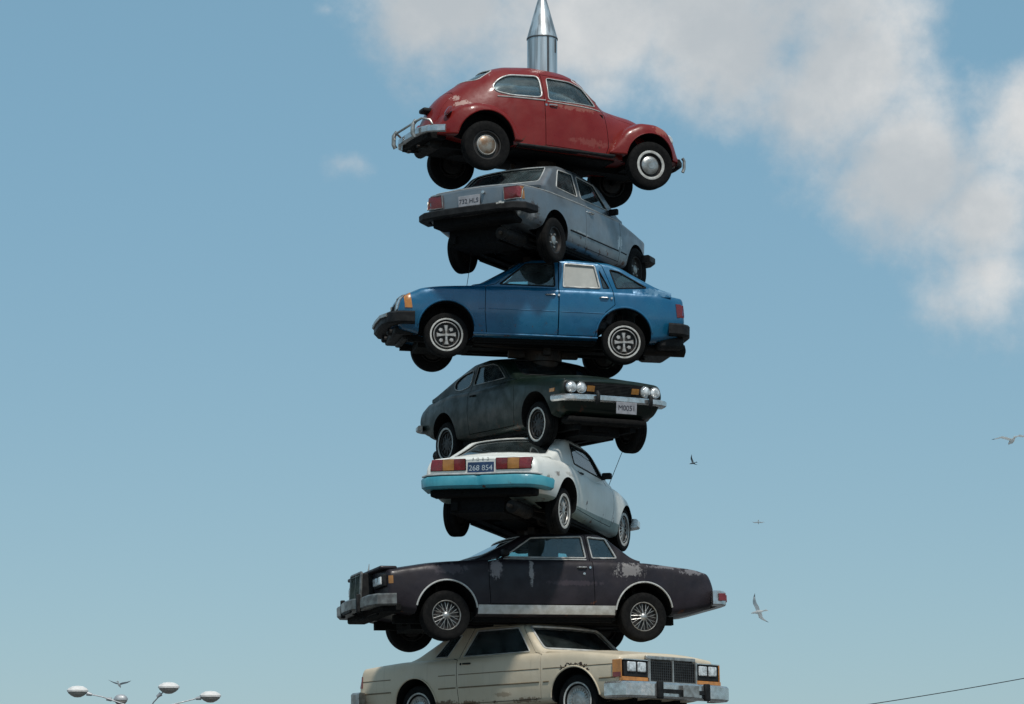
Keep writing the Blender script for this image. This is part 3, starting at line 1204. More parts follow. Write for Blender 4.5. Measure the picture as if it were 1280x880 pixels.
# =================================================================== 2 silver saloon
def silver_saloon():
    c = Car('boxy_saloon', 'silver-grey boxy two-door saloon tail first, under the round red car', FIT['bmw'], .30, 1.34, 2.50)
    c.lift = .06
    P = paint('silver_grey_paint', (.175, .20, .22), (.25, .275, .29), .6, .36, .55, coat=.3, rust=.35, spots=[
        (-1.85, -.79, .45, .26, .3, .22, (.10, .075, .06), .9), (-1.9, -.79, .40, .2, .3, .14, (.5, .5, .5), .8),
        (.62, -.79, .48, .12, .3, .16, (.62, .64, .64), .75), (-.55, -.79, .38, .32, .3, .05, (.5, .5, .49), .6),
        (1.0, -.7, .70, .5, .3, .10, (.12, .10, .09), .4)])
    body = c.body(-2.20, 1.62, [(-2.2, .695), (-1.6, .76), (-.6, .795), (.8, .785), (1.62, .73)],
                  [(-2.2, .765), (-1.4, .82), (.6, .82), (1.62, .70)], [(-2.2, .79), (-2.05, .835), (-1.4, .875), (.65, .885), (1.2, .85), (1.62, .73)],
                  [(-2.2, .34), (-1.6, .27), (-.9, .17), (.8, .16), (1.3, .22), (1.62, .30)], tin=.06, crest=.035, zm=.42, rsh=.03, rcr=.02,
                  front=[(.2, -.12), (.45, -.04), (.65, 0), (.8, -.05)], rear=[(.2, .22), (.45, .03), (.6, 0), (.8, .03)], bowf=.05, bowr=.05)
    roof = [(.95, .86), (.84, .90), (.40, 1.24), (.24, 1.295), (-.35, 1.345), (-.90, 1.32), (-1.14, 1.24), (-1.50, .93), (-1.62, .87)]
    g = dict(z0=.84, wb=.70, roof=roof, tum=.22, crown=.045, bow=.09)
    c.fx, c.rx, c.tz = .30, -1.0, 1.
    d = [(-.41, .225), (.62, .225), (.65, .5), (.64, .82), (.47, .86), (.12, 1.245), (-.45, 1.265), (-.42, .86)]
    wins = both([dict(name='door_window', poly=rpoly([(-.35, .92), (.47, .92), (.14, 1.215), (-.385, 1.235)], .03), host='door', trim=M['alu'], mat=M['glass']),
                 dict(name='quarter_window', poly=rpoly([(-1.08, .93), (-.93, 1.21), (-.50, 1.235), (-.455, .92)], .04), trim=M['alu'])])
    wins += [dict(name='windshield', face='F', poly=rpoly([(-.60, .945), (.60, .945), (.53, 1.235), (-.53, 1.235)], .06), trim=M['alu']),
             dict(name='rear_window', face='B', poly=rpoly([(-.58, .955), (.58, .955), (.52, 1.235), (-.52, 1.235)], .06), trim=M['alu'])]
    pan = door_panels([('door', 'door', d)])
    pan += [('trunk_lid', 'trunk', 'T', rpoly([(-1.62, -.60), (-1.62, .60), (-2.13, .58), (-2.13, -.58)], .04), .70, 1.2),
            ('hood', 'hood', 'T', rpoly([(.93, -.63), (.93, .63), (1.55, .58), (1.55, -.58)], .04), .62, 1.2)]
    c.shell(body, c.greenhouse(**g), c.greenhouse(**g, inset=.036), (-1.30, .72, .64, .21, .85), [(1.25, .24, .335), (-1.25, .24, .335)], wins, pan, [P, M['dark'], M['lining']])
    # chrome shoulder line right round
    for f in 'RL':
        t = MB()
        c.line(t, f, [(-2.1, .765), (-1.4, .785), (-.44, .787)], .007, False, .003)
        c.add('shoulder_trim', t, M['alu'])
        t = MB()
        c.line(t, f, [(-.39, .787), (.61, .787)], .007, False, .003)
        c.add('shoulder_trim', t, M['alu'], c.panel['door' + f])
        t = MB()
        c.line(t, f, [(-.86, .375), (-.44, .37)], .012, False, .002)
        c.line(t, f, [(.68, .365), (.86, .36)], .008, False, .002)
        c.add('side_moulding', t, M['black'])
        t = MB()
        c.line(t, f, [(-.38, .37), (.60, .365)], .009, False, .002)
        c.add('side_moulding', t, M['black'], c.panel['door' + f])
    t = MB()
    c.line(t, 'B', [(-.68, .775), (.68, .775)], .006, False, .002)
    c.add('tail_trim', t, M['alu'])
    handle(c, 'door', -.27, .72, M['chrome'], .13)
    for sy in (-1, 1):
        mb = MB()
        c.patch(mb, 'B', [(sy * .46, .565), (sy * .685, .565), (sy * .685, .73), (sy * .46, .73)], .018, .03)
        t = c.add('taillight', mb, M['red'])
        a = MB()
        c.patch(a, 'R' if sy < 0 else 'L', [(-2.15, .565), (-2.06, .565), (-2.06, .73), (-2.15, .73)], .012, .02)
        a.build('amber_lens', M['dullamber'], t)
        k = MB()
        c.line(k, 'B', [(sy * .46, .565), (sy * .69, .565), (sy * .69, .73), (sy * .46, .73)], .007, True, .02)
        k.build('lens_frame', M['dullchrome'], t)
        # front lamps
        mb = MB()
        q = c.proj('F', sy * .52, .56, 0)
        mb.lathe([(0, .085), (.02, .085), (.04, .06), (.045, 0)], 24, q, 'x')
        c.add('headlight', mb, M['lamp'])
        m = MB()
        q = c.proj('R' if sy < 0 else 'L', .52, .87, 0)
        m.box(q + Vector((0, sy * .06, .03)), (.06, .14, .09))
        soft(c.add('door_mirror', m, M['black'], c.panel['door' + ('R' if sy < 0 else 'L')]), .02)
    gr = MB()
    c.patch(gr, 'F', [(-.42, .50), (.42, .50), (.42, .63), (-.42, .63)], .006, .02)
    c.add('grille', gr, M['black'])
    c.plate('B', .06, .61, .016, .32, .155, '732 HLS', tilt=0)
    lk = MB()
    q = c.proj('B', -.16, .70, 0)
    lk.lathe([(-.03, 0), (-.028, .022), (.01, .022), (.01, 0)], 14, q, 'x')
    c.add('trunk_lock', lk, M['chrome'])
    PB = prof(.12, .105, .018)
    c.bumper('rear_bumper', [(-2.32, 0), (-2.31, .42), (-2.26, .66), (-2.18, .76), (-1.93, .79)], PB, M['black'], .445)
    s = MB()
    for k in range(3):
        q = Vector((-2.388, -.48 - .04 * k, .47 + .01 * (k % 2)))
        s.box(q, (.012, .035, .02 + .01 * (k % 2)))
    c.add('torn_bumper_strip', s, M['whitewall'])
    c.bumper('front_bumper', [(1.80, 0), (1.79, .45), (1.73, .70), (1.62, .80), (1.40, .82)], PB, M['black'], .40)
    b = MB()
    b.box((-2.05, 0, .36), (.3, 1.2, .14))
    soft(c.add('rear_valance', b, M['dark']), .03)
    c.underside(.66, .19, exhaust=1)
    c.interior(.02, None, .42, .58, -.78, 1, .6)
    c.wheels({k: 'steel' for k in ((1, 1), (1, -1), (-1, 1), (-1, -1))})
    return c


# =================================================================== 3 blue hatchback
def blue_hatch():
    c = Car('hatchback', 'bright blue four-door hatchback in profile with an amber corner lamp', FIT['blue'], .295, 1.40, 2.40)
    P = paint('metallic_blue_paint', (.003, .095, .205), (.008, .140, .25), .55, .27, .2, coat=.7, rust=.12, spots=[
        (-1.7, .7, .85, .45, .3, .10, (.16, .30, .42), .6), (-.65, .8, .30, .22, .3, .08, (.012, .04, .09), .25)])
    body = c.body(-2.07, 1.90, [(-2.07, .75), (-1.6, .81), (0, .83), (1.2, .815), (1.90, .755)],
                  [(-2.07, .79), (-1.75, .84), (-1, .86), (.7, .85), (1.3, .82), (1.7, .765), (1.90, .695)],
                  [(-2.07, .82), (-1.7, .875), (-1, .89), (.7, .905), (1.3, .87), (1.7, .81), (1.90, .73)],
                  [(-2.07, .24), (-1.6, .18), (-.9, .17), (.9, .16), (1.5, .17), (1.90, .24)], tin=.05, crest=.06, zm=.50, rsh=.07,
                  front=[(.2, -.06), (.45, 0), (.6, -.03), (.75, -.12)], rear=[(.2, .10), (.45, 0), (.7, .02), (.85, .02)], bowf=.07, bowr=.05)
    roof = [(.92, .865), (.78, .90), (.24, 1.24), (.06, 1.29), (-.45, 1.315), (-1.0, 1.285), (-1.2, 1.22), (-1.72, .935), (-1.92, .86)]
    g = dict(z0=.845, wb=.775, roof=roof, tum=.21, crown=.05, bow=.09)
    c.fx, c.rx, c.tz = .15, -1.2, .90
    fd = [(-.29, .225), (.66, .215), (.69, .5), (.685, .84), (.55, .875), (.12, 1.225), (-.295, 1.25)]
    rd = [(-.305, .225), (-.31, 1.25), (-.80, 1.235), (-.89, 1.20), (-1.03, .865), (-1.06, .66), (-.94, .56), (-.83, .40), (-.795, .23)]
    wins = both([dict(name='door_window', poly=rpoly([(.50, .88), (.145, 1.175), (-.24, 1.205), (-.25, .88)], .02), host='fdoor', trim=M['black'], tr=.010),
                 dict(name='door_window', poly=rpoly([(-.365, .88), (-.385, 1.205), (-.79, 1.19), (-.865, .88)], .02), host='rdoor', trim=M['alu'], tr=.013, mat=M['milkglass'], label='pale milky rear door window'),
                 dict(name='vent_window', poly=rpoly([(-.905, .885), (-.855, 1.13), (-.99, .885)], .008), host='rdoor', trim=M['black'], tr=.006),
                 dict(name='quarter_window', poly=rpoly([(-1.09, .89), (-1.0, 1.15), (-1.12, 1.125), (-1.50, .915)], .02), trim=M['black'], tr=.009)])
    wins += [dict(name='windshield', face='F', poly=rpoly([(-.66, .92), (.66, .92), (.58, 1.225), (-.58, 1.225)], .05), trim=M['black']),
             dict(name='rear_window', face='T', poly=rpoly([(-1.24, -.52), (-1.24, .52), (-1.66, .57), (-1.66, -.57)], .05), trim=M['black'], mat=M['darkglass'])]
    pan = [('front_door', 'fdoorR', 'R', fd, -.34, -1.4), ('front_door', 'fdoorL', 'L', fd, .34, 1.4),
           ('rear_door', 'rdoorR', 'R', rd, -.34, -1.4), ('rear_door', 'rdoorL', 'L', rd, .34, 1.4),
           ('hood', 'hood', 'T', rpoly([(.90, -.66), (.90, .66), (1.80, .60), (1.80, -.60)], .04), .58, 1.2)]
    c.shell(body, c.greenhouse(**g), c.greenhouse(**g, inset=.036), (-1.40, .68, .70, .205, .86), [(1.2, .245, .37), (-1.2, .245, .37)], wins, pan, [P, M['dark'], M['lining']])
    handle(c, 'fdoor', -.19, .755, M['chrome'], .15)
    handle(c, 'rdoor', -.92, .745, M['chrome'], .13)
    for f in 'RL':
        sy = -1 if f == 'R' else 1
        t = MB()
        c.line(t, f, [(.84, .205), (-.84, .205)], .016, False, .0)
        c.add('rocker_moulding', t, P)
        for key, a, b in (('fdoor', .65, -.26), ('rdoor', -.33, -.98)):
            t = MB()
            c.line(t, f, [(a, .535), (b, .535)], .006, False, .0)
            c.add('side_moulding', t, P, c.panel[key + f])
        t = MB()
        c.line(t, f, [(.78, .535), (.70, .535)], .006, False, .0)
        c.add('side_moulding', t, P)
    arch_trim(c, 1.2, .245, .385, 8, 172, P, .014, 'arch_lip')
    arch_trim(c, -1.2, .245, .385, 8, 172, P, .014, 'arch_lip')
    for sy in (-1, 1):
        f = 'R' if sy < 0 else 'L'
        mb = MB()
        c.patch(mb, f, [(1.66, .51), (1.76, .51), (1.775, .70), (1.69, .71)], .012, .03)
        c.add('corner_lamp', mb, M['amber'])
        mb = MB()
        c.patch(mb, 'F', [(sy * .36, .51), (sy * .66, .51), (sy * .66, .67), (sy * .36, .67)], .010, .03)
        h = c.add('headlight', mb, M['lamp'])
        k = MB()
        c.line(k, 'F', [(sy * .34, .50), (sy * .69, .50), (sy * .69, .68), (sy * .34, .68)], .011, True, .008)
        k.build('headlight_frame', M['dullchrome'], h)
        mb = MB()
        c.patch(mb, 'B', [(sy * .44, .54), (sy * .72, .54), (sy * .72, .70), (sy * .44, .70)], .008, .02)
        t = c.add('taillight', mb, M['red'])
        mb = MB()
        c.patch(mb, f, [(-2.03, .53), (-1.92, .53), (-1.90, .71), (-2.02, .71)], .010, .02)
        mb.build('side_lens', M['red'], t)
        m = MB()
        q = c.proj(f, .52, .87, 0)
        m.box(q + Vector((0, sy * .07, .03)), (.07, .15, .09))
        if sy < 0:
            soft(c.add('door_mirror', m, M['black'], c.panel['fdoor' + f]), .02)
    gr = MB()
    c.patch(gr, 'F', [(-.33, .50), (.33, .50), (.33, .635), (-.33, .635)], .006, .02)
    for k in range(6):
        c.line(gr, 'F', [(-.32, .515 + .021 * k), (.32, .515 + .021 * k)], .005, False, .012, .08)
    c.add('grille', gr, M['black'])
    PB = prof(.14, .165, .025)
    c.bumper('front_bumper', [(1.99, 0), (1.98, .45), (1.92, .68), (1.83, .78), (1.63, .815)], PB, M['black'], .375)
    k = c.bumper('bumper_strip', [(2.065, 0), (2.055, .45), (1.995, .66)], prof(.02, .05, .006), M['dullchrome'], .415)
    fv = MB()
    c_ = [(2.0, -.62), (2.0, .62)]
    fv.box((1.74, 0, .235), (.26, 1.16, .11))
    fv.box((1.70, 0, .17), (.10, .9, .06))
    for y in (-.45, .2):
        fv.box((1.88, y, .25), (.1, .14, .08))
    soft(c.add('front_valance', fv, M['black']), .03)
    c.bumper('rear_bumper', [(-2.12, 0), (-2.11, .45), (-2.06, .68), (-1.97, .78), (-1.80, .815)], PB, M['black'], .36)
    rv = MB()
    rv.box((-1.86, 0, .20), (.36, 1.40, .18))
    soft(c.add('rear_valance', rv, M['black']), .05)
    a = MB()
    q = c.proj('T', .93, .70, 0)
    a.tube([q, q + Vector((-.04, .0, .30)), q + Vector((-.06, 0, .55))], .004, 5)
    c.add('antenna', a, M['black'])
    c.underside(.68, .19, -1.72, None, False, -1)
    c.interior(.05, None, .42, .62, -.80, 1, .6)
    c.wheels({k: 'cross' for k in ((1, 1), (1, -1), (-1, 1), (-1, -1))})
    return c


# =================================================================== 4 dark green fastback
def green_fastback():
    c = Car('fastback_coupe', 'dark green fastback coupe with four round headlights and a grey front plate', FIT['green'], .305, 1.36, 2.56)
    P = paint('dull_green_paint', (.0035, .0105, .0065), (.0075, .0165, .0115), .5, .38, 0, coat=.12, spec=.3, rust=.12, spots=[
        (-1.6, -.7, .72, .6, .3, .16, (.07, .085, .075), .5), (1.3, -.3, .83, .5, .7, .10, (.05, .075, .062), .5)])
    body = c.body(-2.18, 1.98, [(-2.18, .74), (-1.6, .80), (-1.1, .825), (0, .81), (1.2, .82), (1.98, .775)],
                  [(-2.18, .72), (-2.0, .79), (-1.1, .86), (-.5, .84), (.7, .855), (1.3, .80), (1.98, .70)],
                  [(-2.18, .75), (-2.0, .83), (-1.1, .89), (.7, .91), (1.3, .87), (1.98, .735)],
                  [(-2.18, .36), (-1.7, .26), (-.9, .17), (.8, .15), (1.4, .17), (1.98, .28)], tin=.06, crest=.08, zm=.48, rsh=.10, rcr=.05,
                  front=[(.2, -.22), (.42, -.05), (.55, 0), (.68, 0), (.76, -.03)], rear=[(.3, .12), (.5, .01), (.6, 0), (.8, .05)], bowf=.05, bowr=.08)
    roof = [(.90, .865), (.76, .90), (.32, 1.18), (.16, 1.235), (-.25, 1.285), (-.65, 1.265), (-1.15, 1.125), (-1.68, .905), (-1.80, .85)]
    g = dict(z0=.845, wb=.755, roof=roof, tum=.27, crown=.06, bow=.12, xm=-.2)
    c.fx, c.rx, c.tz = .22, -1.2, .90
    d = [(-.54, .235), (.70, .225), (.74, .5), (.73, .83), (.52, .87), (.10, 1.17), (-.10, 1.20), (-.50, 1.20), (-.555, .86)]
    wins = both([dict(name='door_window', poly=rpoly([(-.515, .905), (.38, .905), (.10, 1.105), (-.06, 1.15), (-.475, 1.16)], .02), host='door', trim=M['dullchrome'], tr=.006),
                 dict(name='quarter_window', poly=rpoly([(-1.09, 1.0), (-.92, 1.085), (-.58, 1.135), (-.61, .90), (-.86, .87), (-1.06, .905)], .07), trim=M['dullchrome'], tr=.008)])
    wins += [dict(name='windshield', face='F', poly=rpoly([(-.61, .925), (.61, .925), (.52, 1.175), (-.52, 1.175)], .06), trim=M['black'], mat=M['darkglass']),
             dict(name='rear_window', face='T', poly=rpoly([(-.70, -.47), (-.70, .47), (-1.48, .53), (-1.48, -.53)], .08), trim=M['dullchrome'])]
    pan = door_panels([('door', 'door', d)])
    pan += [('hood', 'hood', 'T', rpoly([(.88, -.62), (.88, .62), (1.90, .60), (1.90, -.60)], .05), .60, 1.2),
            ('trunk_lid', 'trunk', 'T', rpoly([(-1.55, -.52), (-1.55, .52), (-2.10, .54), (-2.10, -.54)], .05), .66, 1.2)]
    c.shell(body, c.greenhouse(**g), c.greenhouse(**g, inset=.036), (-1.25, .66, .68, .21, .855), [(1.28, .25, .36), (-1.28, .25, .36)], wins, pan, [P, M['dark'], M['lining']])
    handle(c, 'door', -.40, .745, M['black'], .12)
    # recessed nose panel
    n = MB()
    c.patch(n, 'F', rpoly([(-.73, .525), (.73, .525), (.73, .675), (-.73, .675)], .05), .004, .02)
    nose = c.add('grille', n, M['black'])
    k = MB()
    for i in range(7):
        c.line(k, 'F', [(-.30, .545 + .018 * i), (.30, .545 + .018 * i)], .004, False, .008, .1)
    k.build('grille_slat', M['black'], nose)
    for y in (-.635, -.485, .485, .635):
        q = c.proj('F', y, .60, .0)
        mb = MB()
        mb.lathe([(-.02, .066), (.030, .066), (.048, .05), (.056, .025), (.058, 0)], 28, q, 'x')
        h = c.add('headlight', mb, M['lamp'])
        rg = MB()
        rg.lathe([(.0, .066), (.034, .066), (.036, .072), (.03, .077), (.0, .077)], 28, q, 'x', closed=True)
        rg.build('headlight_ring', M['chrome'], h, 40)
    for y in (-.335, .335):
        mb = MB()
        c.patch(mb, 'F', [(y - .055, .565), (y + .055, .565), (y + .055, .635), (y - .055, .635)], .018, .02)
        c.add('turn_signal', mb, M['dullamber'])
    for f in 'RL':
        mb = MB()
        c.patch(mb, f, [(1.66, .555), (1.77, .555), (1.77, .60), (1.66, .60)], .006, .012)
        c.add('side_marker', mb, M['dullamber'])
    PB = prof(.07, .085, .02)
    c.bumper('front_bumper', [(2.09, 0), (2.08, .45), (2.04, .66), (1.97, .78), (1.80, .835)], PB, M['chrome'], .455)
    for y in (-.34, .46):
        g_ = MB()
        g_.tube([(2.12, y, .38), (2.15, y, .42), (2.15, y, .50), (2.12, y, .53)], .028, 10)
        c.add('bumper_guard', g_, M['black'])
    c.bumper('rear_bumper', [(-2.26, 0), (-2.25, .45), (-2.20, .66), (-2.12, .76), (-1.95, .82)], PB, M['dullchrome'], .46)
    pl = c.plate('F', .10, .30, .10, .31, .155, 'M0051', tilt=4, tsize=.095)
    pl.location = (2.125, .10, .345)
    for sy in (-1, 1):
        mb = MB()
        c.patch(mb, 'B', [(sy * .38, .54), (sy * .66, .54), (sy * .66, .65), (sy * .38, .65)], .01, .02)
        c.add('taillight', mb, M['red'])
    v = MB()
    v.box((1.72, 0, .20), (.22, 1.2, .10))
    soft(c.add('front_valance', v, M['dark']), .04)
    # hand painted marks on the windshield corner
    for (y, z, w, h) in ((-.50, .985, .03, .07), (-.45, .99, .035, .085), (-.40, .985, .03, .07), (-.35, .98, .03, .05), (-.30, .98, .02, .05)):
        pass
    c.underside(.68, .17, exhaust=1)
    c.interior(.0, None, .40, .60, -.85, 1, .58)
    c.wheels({k: 'thinwall' for k in ((1, 1), (1, -1), (-1, 1), (-1, -1))})
    return c


# =================================================================== 5 white coupe
def white_coupe():
    c = Car('coupe', 'white coupe tail first with turquoise rear bumper and tri-colour taillights', FIT['white'], .305, 1.42, 2.44)
    c.lift = .11
    P = paint('chalky_white_paint', (.74, .745, .70), (.63, .65, .60), .6, .45, 0, coat=.2, rust=.10, band=(.30, (.20, .26, .24)), spots=[
        (-1.88, -.8, .46, .18, .3, .13, (.20, .16, .11), .85), (-1.62, -.8, .60, .14, .3, .07, (.16, .11, .08), .8), (-1.2, -.8, .66, .25, .3, .05, (.30, .27, .22), .5)])
    body = c.body(-2.26, 1.66, [(-2.26, .765), (-1.7, .84), (-1.1, .865), (0, .835), (.9, .865), (1.4, .845), (1.66, .80)],
                  [(-2.26, .735), (-1.9, .78), (-1.15, .82), (-.2, .775), (.8, .78), (1.3, .72), (1.66, .61)],
                  [(-2.26, .76), (-2.0, .81), (-1.3, .84), (.6, .87), (1.2, .81), (1.66, .67)],
                  [(-2.26, .33), (-1.9, .28), (-.95, .18), (0, .14), (.8, .115), (1.2, .15), (1.66, .28)], tin=.07, crest=.09, zm=.46, rsh=.12, rcr=.05,
                  front=[(.2, -.10), (.4, 0), (.55, 0), (.68, -.05)], rear=[(.3, .16), (.45, .02), (.6, 0), (.78, .05)], bowf=.10, bowr=.06)
    roof = [(.80, .815), (.66, .86), (.22, 1.15), (.06, 1.215), (-.35, 1.26), (-.75, 1.25), (-1.0, 1.205), (-1.62, .88), (-1.80, .81)]
    g = dict(z0=.79, wb=.775, roof=roof, tum=.28, crown=.05, bow=.10)
    c.fx, c.rx, c.tz = .10, -1.0, .87
    d = [(-.80, .265), (.55, .225), (.60, .45), (.585, .74), (.42, .80), (.05, 1.13), (-.10, 1.175), (-.82, 1.18), (-.84, .84)]
    wins = both([dict(name='door_window', poly=rpoly([(-.76, .875), (.38, .845), (.06, 1.095), (-.10, 1.135), (-.79, 1.14)], .03), host='door', trim=M['black'], tr=.011)])
    wins += [dict(name='windshield', face='F', poly=rpoly([(-.60, .885), (.60, .885), (.52, 1.15), (-.52, 1.15)], .05), trim=M['alu']),
             dict(name='rear_window', face='T', poly=rpoly([(-1.045, -.55), (-1.045, .55), (-1.57, .64), (-1.57, -.64)], .05), trim=M['alu'], mat=M['darkglass'])]
    pan = door_panels([('door', 'door', d)])
    pan += [('trunk_lid', 'trunk', 'T', rpoly([(-1.78, -.66), (-1.78, .66), (-2.19, .66), (-2.19, -.66)], .04), .70, 1.2),
            ('hood', 'hood', 'T', rpoly([(.78, -.68), (.78, .68), (1.55, .56), (1.55, -.56)], .05), .55, 1.2)]
    c.shell(body, c.greenhouse(**g), c.greenhouse(**g, inset=.036), (-1.30, .58, .70, .245, .80), [(1.22, .25, .365), (-1.22, .25, .365)], wins, pan, [P, M['dark'], M['lining']])
    handle(c, 'door', -.68, .755, M['black'], .13)
    for sy in (-1, 1):
        f = 'R' if sy < 0 else 'L'
        bz = MB()
        c.patch(bz, 'B', rpoly([(sy * .205, .575), (sy * .695, .575), (sy * .695, .725), (sy * .205, .725)], .015), .006, .02)
        t = c.add('taillight', bz, M['black'])
        for a, b, m, nm in ((.215, .365, 'red', 'red_lens'), (.37, .525, 'dullamber', 'amber_lens'), (.53, .685, 'red', 'red_lens')):
            mb = MB()
            c.patch(mb, 'B', [(sy * a, .585), (sy * b, .585), (sy * b, .715), (sy * a, .715)], .02, .018)
            mb.build(nm, M[m], t)
        m = MB()
        q = c.proj(f, .34, .84, 0)
        m.box(q + Vector((0, sy * .075, .045)), (.08, .135, .085))
        m.box(q + Vector((0, sy * .01, .01)), (.05, .10, .04))
        soft(c.add('door_mirror', m, M['black'], c.panel['door' + f]), .025)
        mb = MB()
        q = c.proj('F', sy * .50, .50, 0)
        mb.lathe([(0, .085), (.02, .085), (.04, .06), (.045, 0)], 24, q, 'x')
        c.add('headlight', mb, M['lamp'])
    c.plate('B', .0, .60, .010, .36, .16, '268 854', M['plateblue'], M['platetext'], tsize=.10)
    c.letters('B', 'F   O   R   D', 0, .715, .045, M['silver'], .003, 'tailgate_letters')
    PB = [(-.08, -.085), (.0, -.085), (.035, -.055), (.045, .045), (.028, .07), (-.08, .075)]
    c.bumper('rear_bumper', [(-2.275, 0), (-2.275, .03), (-2.295, .06), (-2.30, .2), (-2.31, .5), (-2.27, .69), (-2.16, .795), (-1.90, .85)], PB, M['teal'], .42)
    c.bumper('bumper_strip', [(-2.28, 0), (-2.30, .2), (-2.31, .5), (-2.27, .69), (-2.15, .80)], prof(.10, .024, .006), M['alu'], .512)
    c.bumper('front_bumper', [(1.80, 0), (1.79, .4), (1.74, .70), (1.62, .855), (1.42, .885)], prof(.09, .12, .02), M['chrome'], .40)
    gr = MB()
    c.patch(gr, 'F', [(-.38, .45), (.38, .45), (.38, .58), (-.38, .58)], .006, .02)
    c.add('grille', gr, M['black'])
    v = MB()
    v.box((-2.06, 0, .31), (.2, 1.44, .12))
    soft(c.add('rear_valance', v, M['dark']), .03)
    a = MB()
    q = c.proj('T', .86, -.66, 0)
    a.tube([q, q + Vector((-.03, -.19, .45)), q + Vector((-.07, -.39, .88))], .0045, 5)
    c.add('antenna', a, M['black'])
    c.underside(.70, .17, exhaust=1)
    c.interior(-.10, None, .38, .62, -.86, 1, .52)
    c.wheels({k: 'widewall' for k in ((1, 1), (1, -1), (-1, 1), (-1, -1))})
    return c


# =================================================================== 6 long purple coupe
def purple_coupe():
    c = Car('long_coupe', 'long faded dark purple coupe in profile with wire wheels and silver sill', FIT['purple'], .325, 1.50, 2.75)
    c.tw = .20
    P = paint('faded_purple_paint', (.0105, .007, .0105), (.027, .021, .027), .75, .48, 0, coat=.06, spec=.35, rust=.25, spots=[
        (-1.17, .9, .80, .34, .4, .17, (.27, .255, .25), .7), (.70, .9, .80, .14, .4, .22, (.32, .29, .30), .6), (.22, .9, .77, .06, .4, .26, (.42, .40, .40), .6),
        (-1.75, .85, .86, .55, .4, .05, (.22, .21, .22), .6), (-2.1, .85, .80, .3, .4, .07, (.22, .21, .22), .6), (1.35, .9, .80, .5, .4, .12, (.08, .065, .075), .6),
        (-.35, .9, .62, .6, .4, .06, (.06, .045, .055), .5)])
    body = c.body(-2.44, 2.19, [(-2.44, .84), (-1.4, .915), (0, .92), (1.4, .915), (2.19, .85)],
                  [(-2.44, .765), (-2.3, .815), (-1.45, .90), (-.9, .925), (.9, .92), (1.4, .885), (2.19, .775)],
                  [(-2.44, .80), (-2.3, .86), (-1.5, .955), (.9, .965), (1.5, .94), (2.19, .83)],
                  [(-2.44, .32), (-1.75, .22), (-.95, .19), (.95, .18), (1.8, .22), (2.19, .28)], tin=.05, crest=.06, zm=.50, rsh=.06, rcr=.03,
                  front=[(.2, -.06), (.4, 0), (.85, 0)], rear=[(.3, .02), (.5, 0), (.6, .01), (.82, .07)], bowf=.04, bowr=.04)
    roof = [(1.08, .935), (.98, .97), (.34, 1.28), (.16, 1.33), (-.4, 1.36), (-.85, 1.34), (-1.02, 1.27), (-1.36, .99), (-1.48, .94)]
    g = dict(z0=.935, wb=.80, roof=roof, tum=.23, crown=.05, bow=.12)
    c.fx, c.rx, c.tz = .25, -1.0, 1.0
    d = [(-.66, .345), (.78, .345), (.80, .6), (.795, .90), (.62, .945), (.14, 1.26), (-.605, 1.29), (-.645, .94)]
    wins = both([dict(name='door_window', poly=rpoly([(.55, .97), (.15, 1.235), (-.555, 1.26), (-.595, .97)], .02), host='door', trim=M['alu'], tr=.011),
                 dict(name='quarter_window', poly=rpoly([(-.685, .97), (-.645, 1.255), (-.895, 1.235), (-1.03, .97)], .02), trim=M['alu'], tr=.013)])
    wins += [dict(name='windshield', face='F', poly=rpoly([(-.69, 1.0), (.69, 1.0), (.62, 1.27), (-.62, 1.27)], .06), trim=M['alu']),
             dict(name='rear_window', face='B', poly=rpoly([(-.62, 1.01), (.62, 1.01), (.54, 1.25), (-.54, 1.25)], .05), trim=M['alu'])]
    pan = door_panels([('door', 'door', d)])
    pan += [('trunk_lid', 'trunk', 'T', rpoly([(-1.52, -.70), (-1.52, .70), (-2.36, .68), (-2.36, -.68)], .04), .72, 1.2),
            ('hood', 'hood', 'T', rpoly([(1.06, -.72), (1.06, .72), (2.06, .66), (2.06, -.66)], .04), .70, 1.2)]
    c.shell(body, c.greenhouse(**g), c.greenhouse(**g, inset=.036), (-1.25, .82, .73, .33, .95), [(1.375, .235, .405), (-1.375, .235, .405)], wins, pan, [P, M['dark'], M['lining']])
    handle(c, 'door', -.50, .83, M['chrome'], .15)
    arch_trim(c, 1.375, .235, .412, 12, 172, M['alu'], .012)
    arch_trim(c, -1.375, .235, .412, 6, 168, M['alu'], .012)
    for f in 'RL':
        sy = -1 if f == 'R' else 1
        mb = MB()
        c.patch(mb, f, [(.955, .22), (-.955, .22), (-.955, .33), (.955, .33)], .012, .03)
        c.add('sill_panel', mb, M['alu'])
        t = MB()
        c.line(t, f, [(.56, .945), (-.60, .945)], .008, False, .004)
        c.add('belt_trim', t, M['alu'], c.panel['door' + f])
        k = MB()
        q = c.proj(f, -.52, .745, 0)
        k.lathe([(-.01, 0), (-.01, .018), (.01, .018), (.012, 0)], 12, q)
        k.build('lock', M['chrome'], c.panel['door' + f])
        m = MB()
        q = c.proj(f, .56, .955, 0)
        m.box(q + Vector((0, sy * .08, .06)), (.09, .15, .10))
        soft(c.add('door_mirror', m, M['black'], c.panel['door' + f]), .025)
        # headlight pods
        bz = MB()
        bz.box((2.18, sy * .57, .645), (.06, .42, .155))
        p = soft(c.add('headlight', bz, M['black']), .012)
        for y in (.475, .66):
            l = MB()
            l.box((2.218, sy * y, .645), (.03, .15, .105))
            soft(l.build('lens', M['lamp'], p), .012)
        mk = MB()
        c.patch(mk, f, [(2.09, .60), (2.14, .60), (2.14, .70), (2.09, .70)], .008, .02)
        c.add('side_marker', mk, M['dullamber'])
        bt = MB()
        c.patch(bt, 'B', [(sy * .40, .42), (sy * .78, .42), (sy * .78, .53), (sy * .40, .53)], .02, .03)
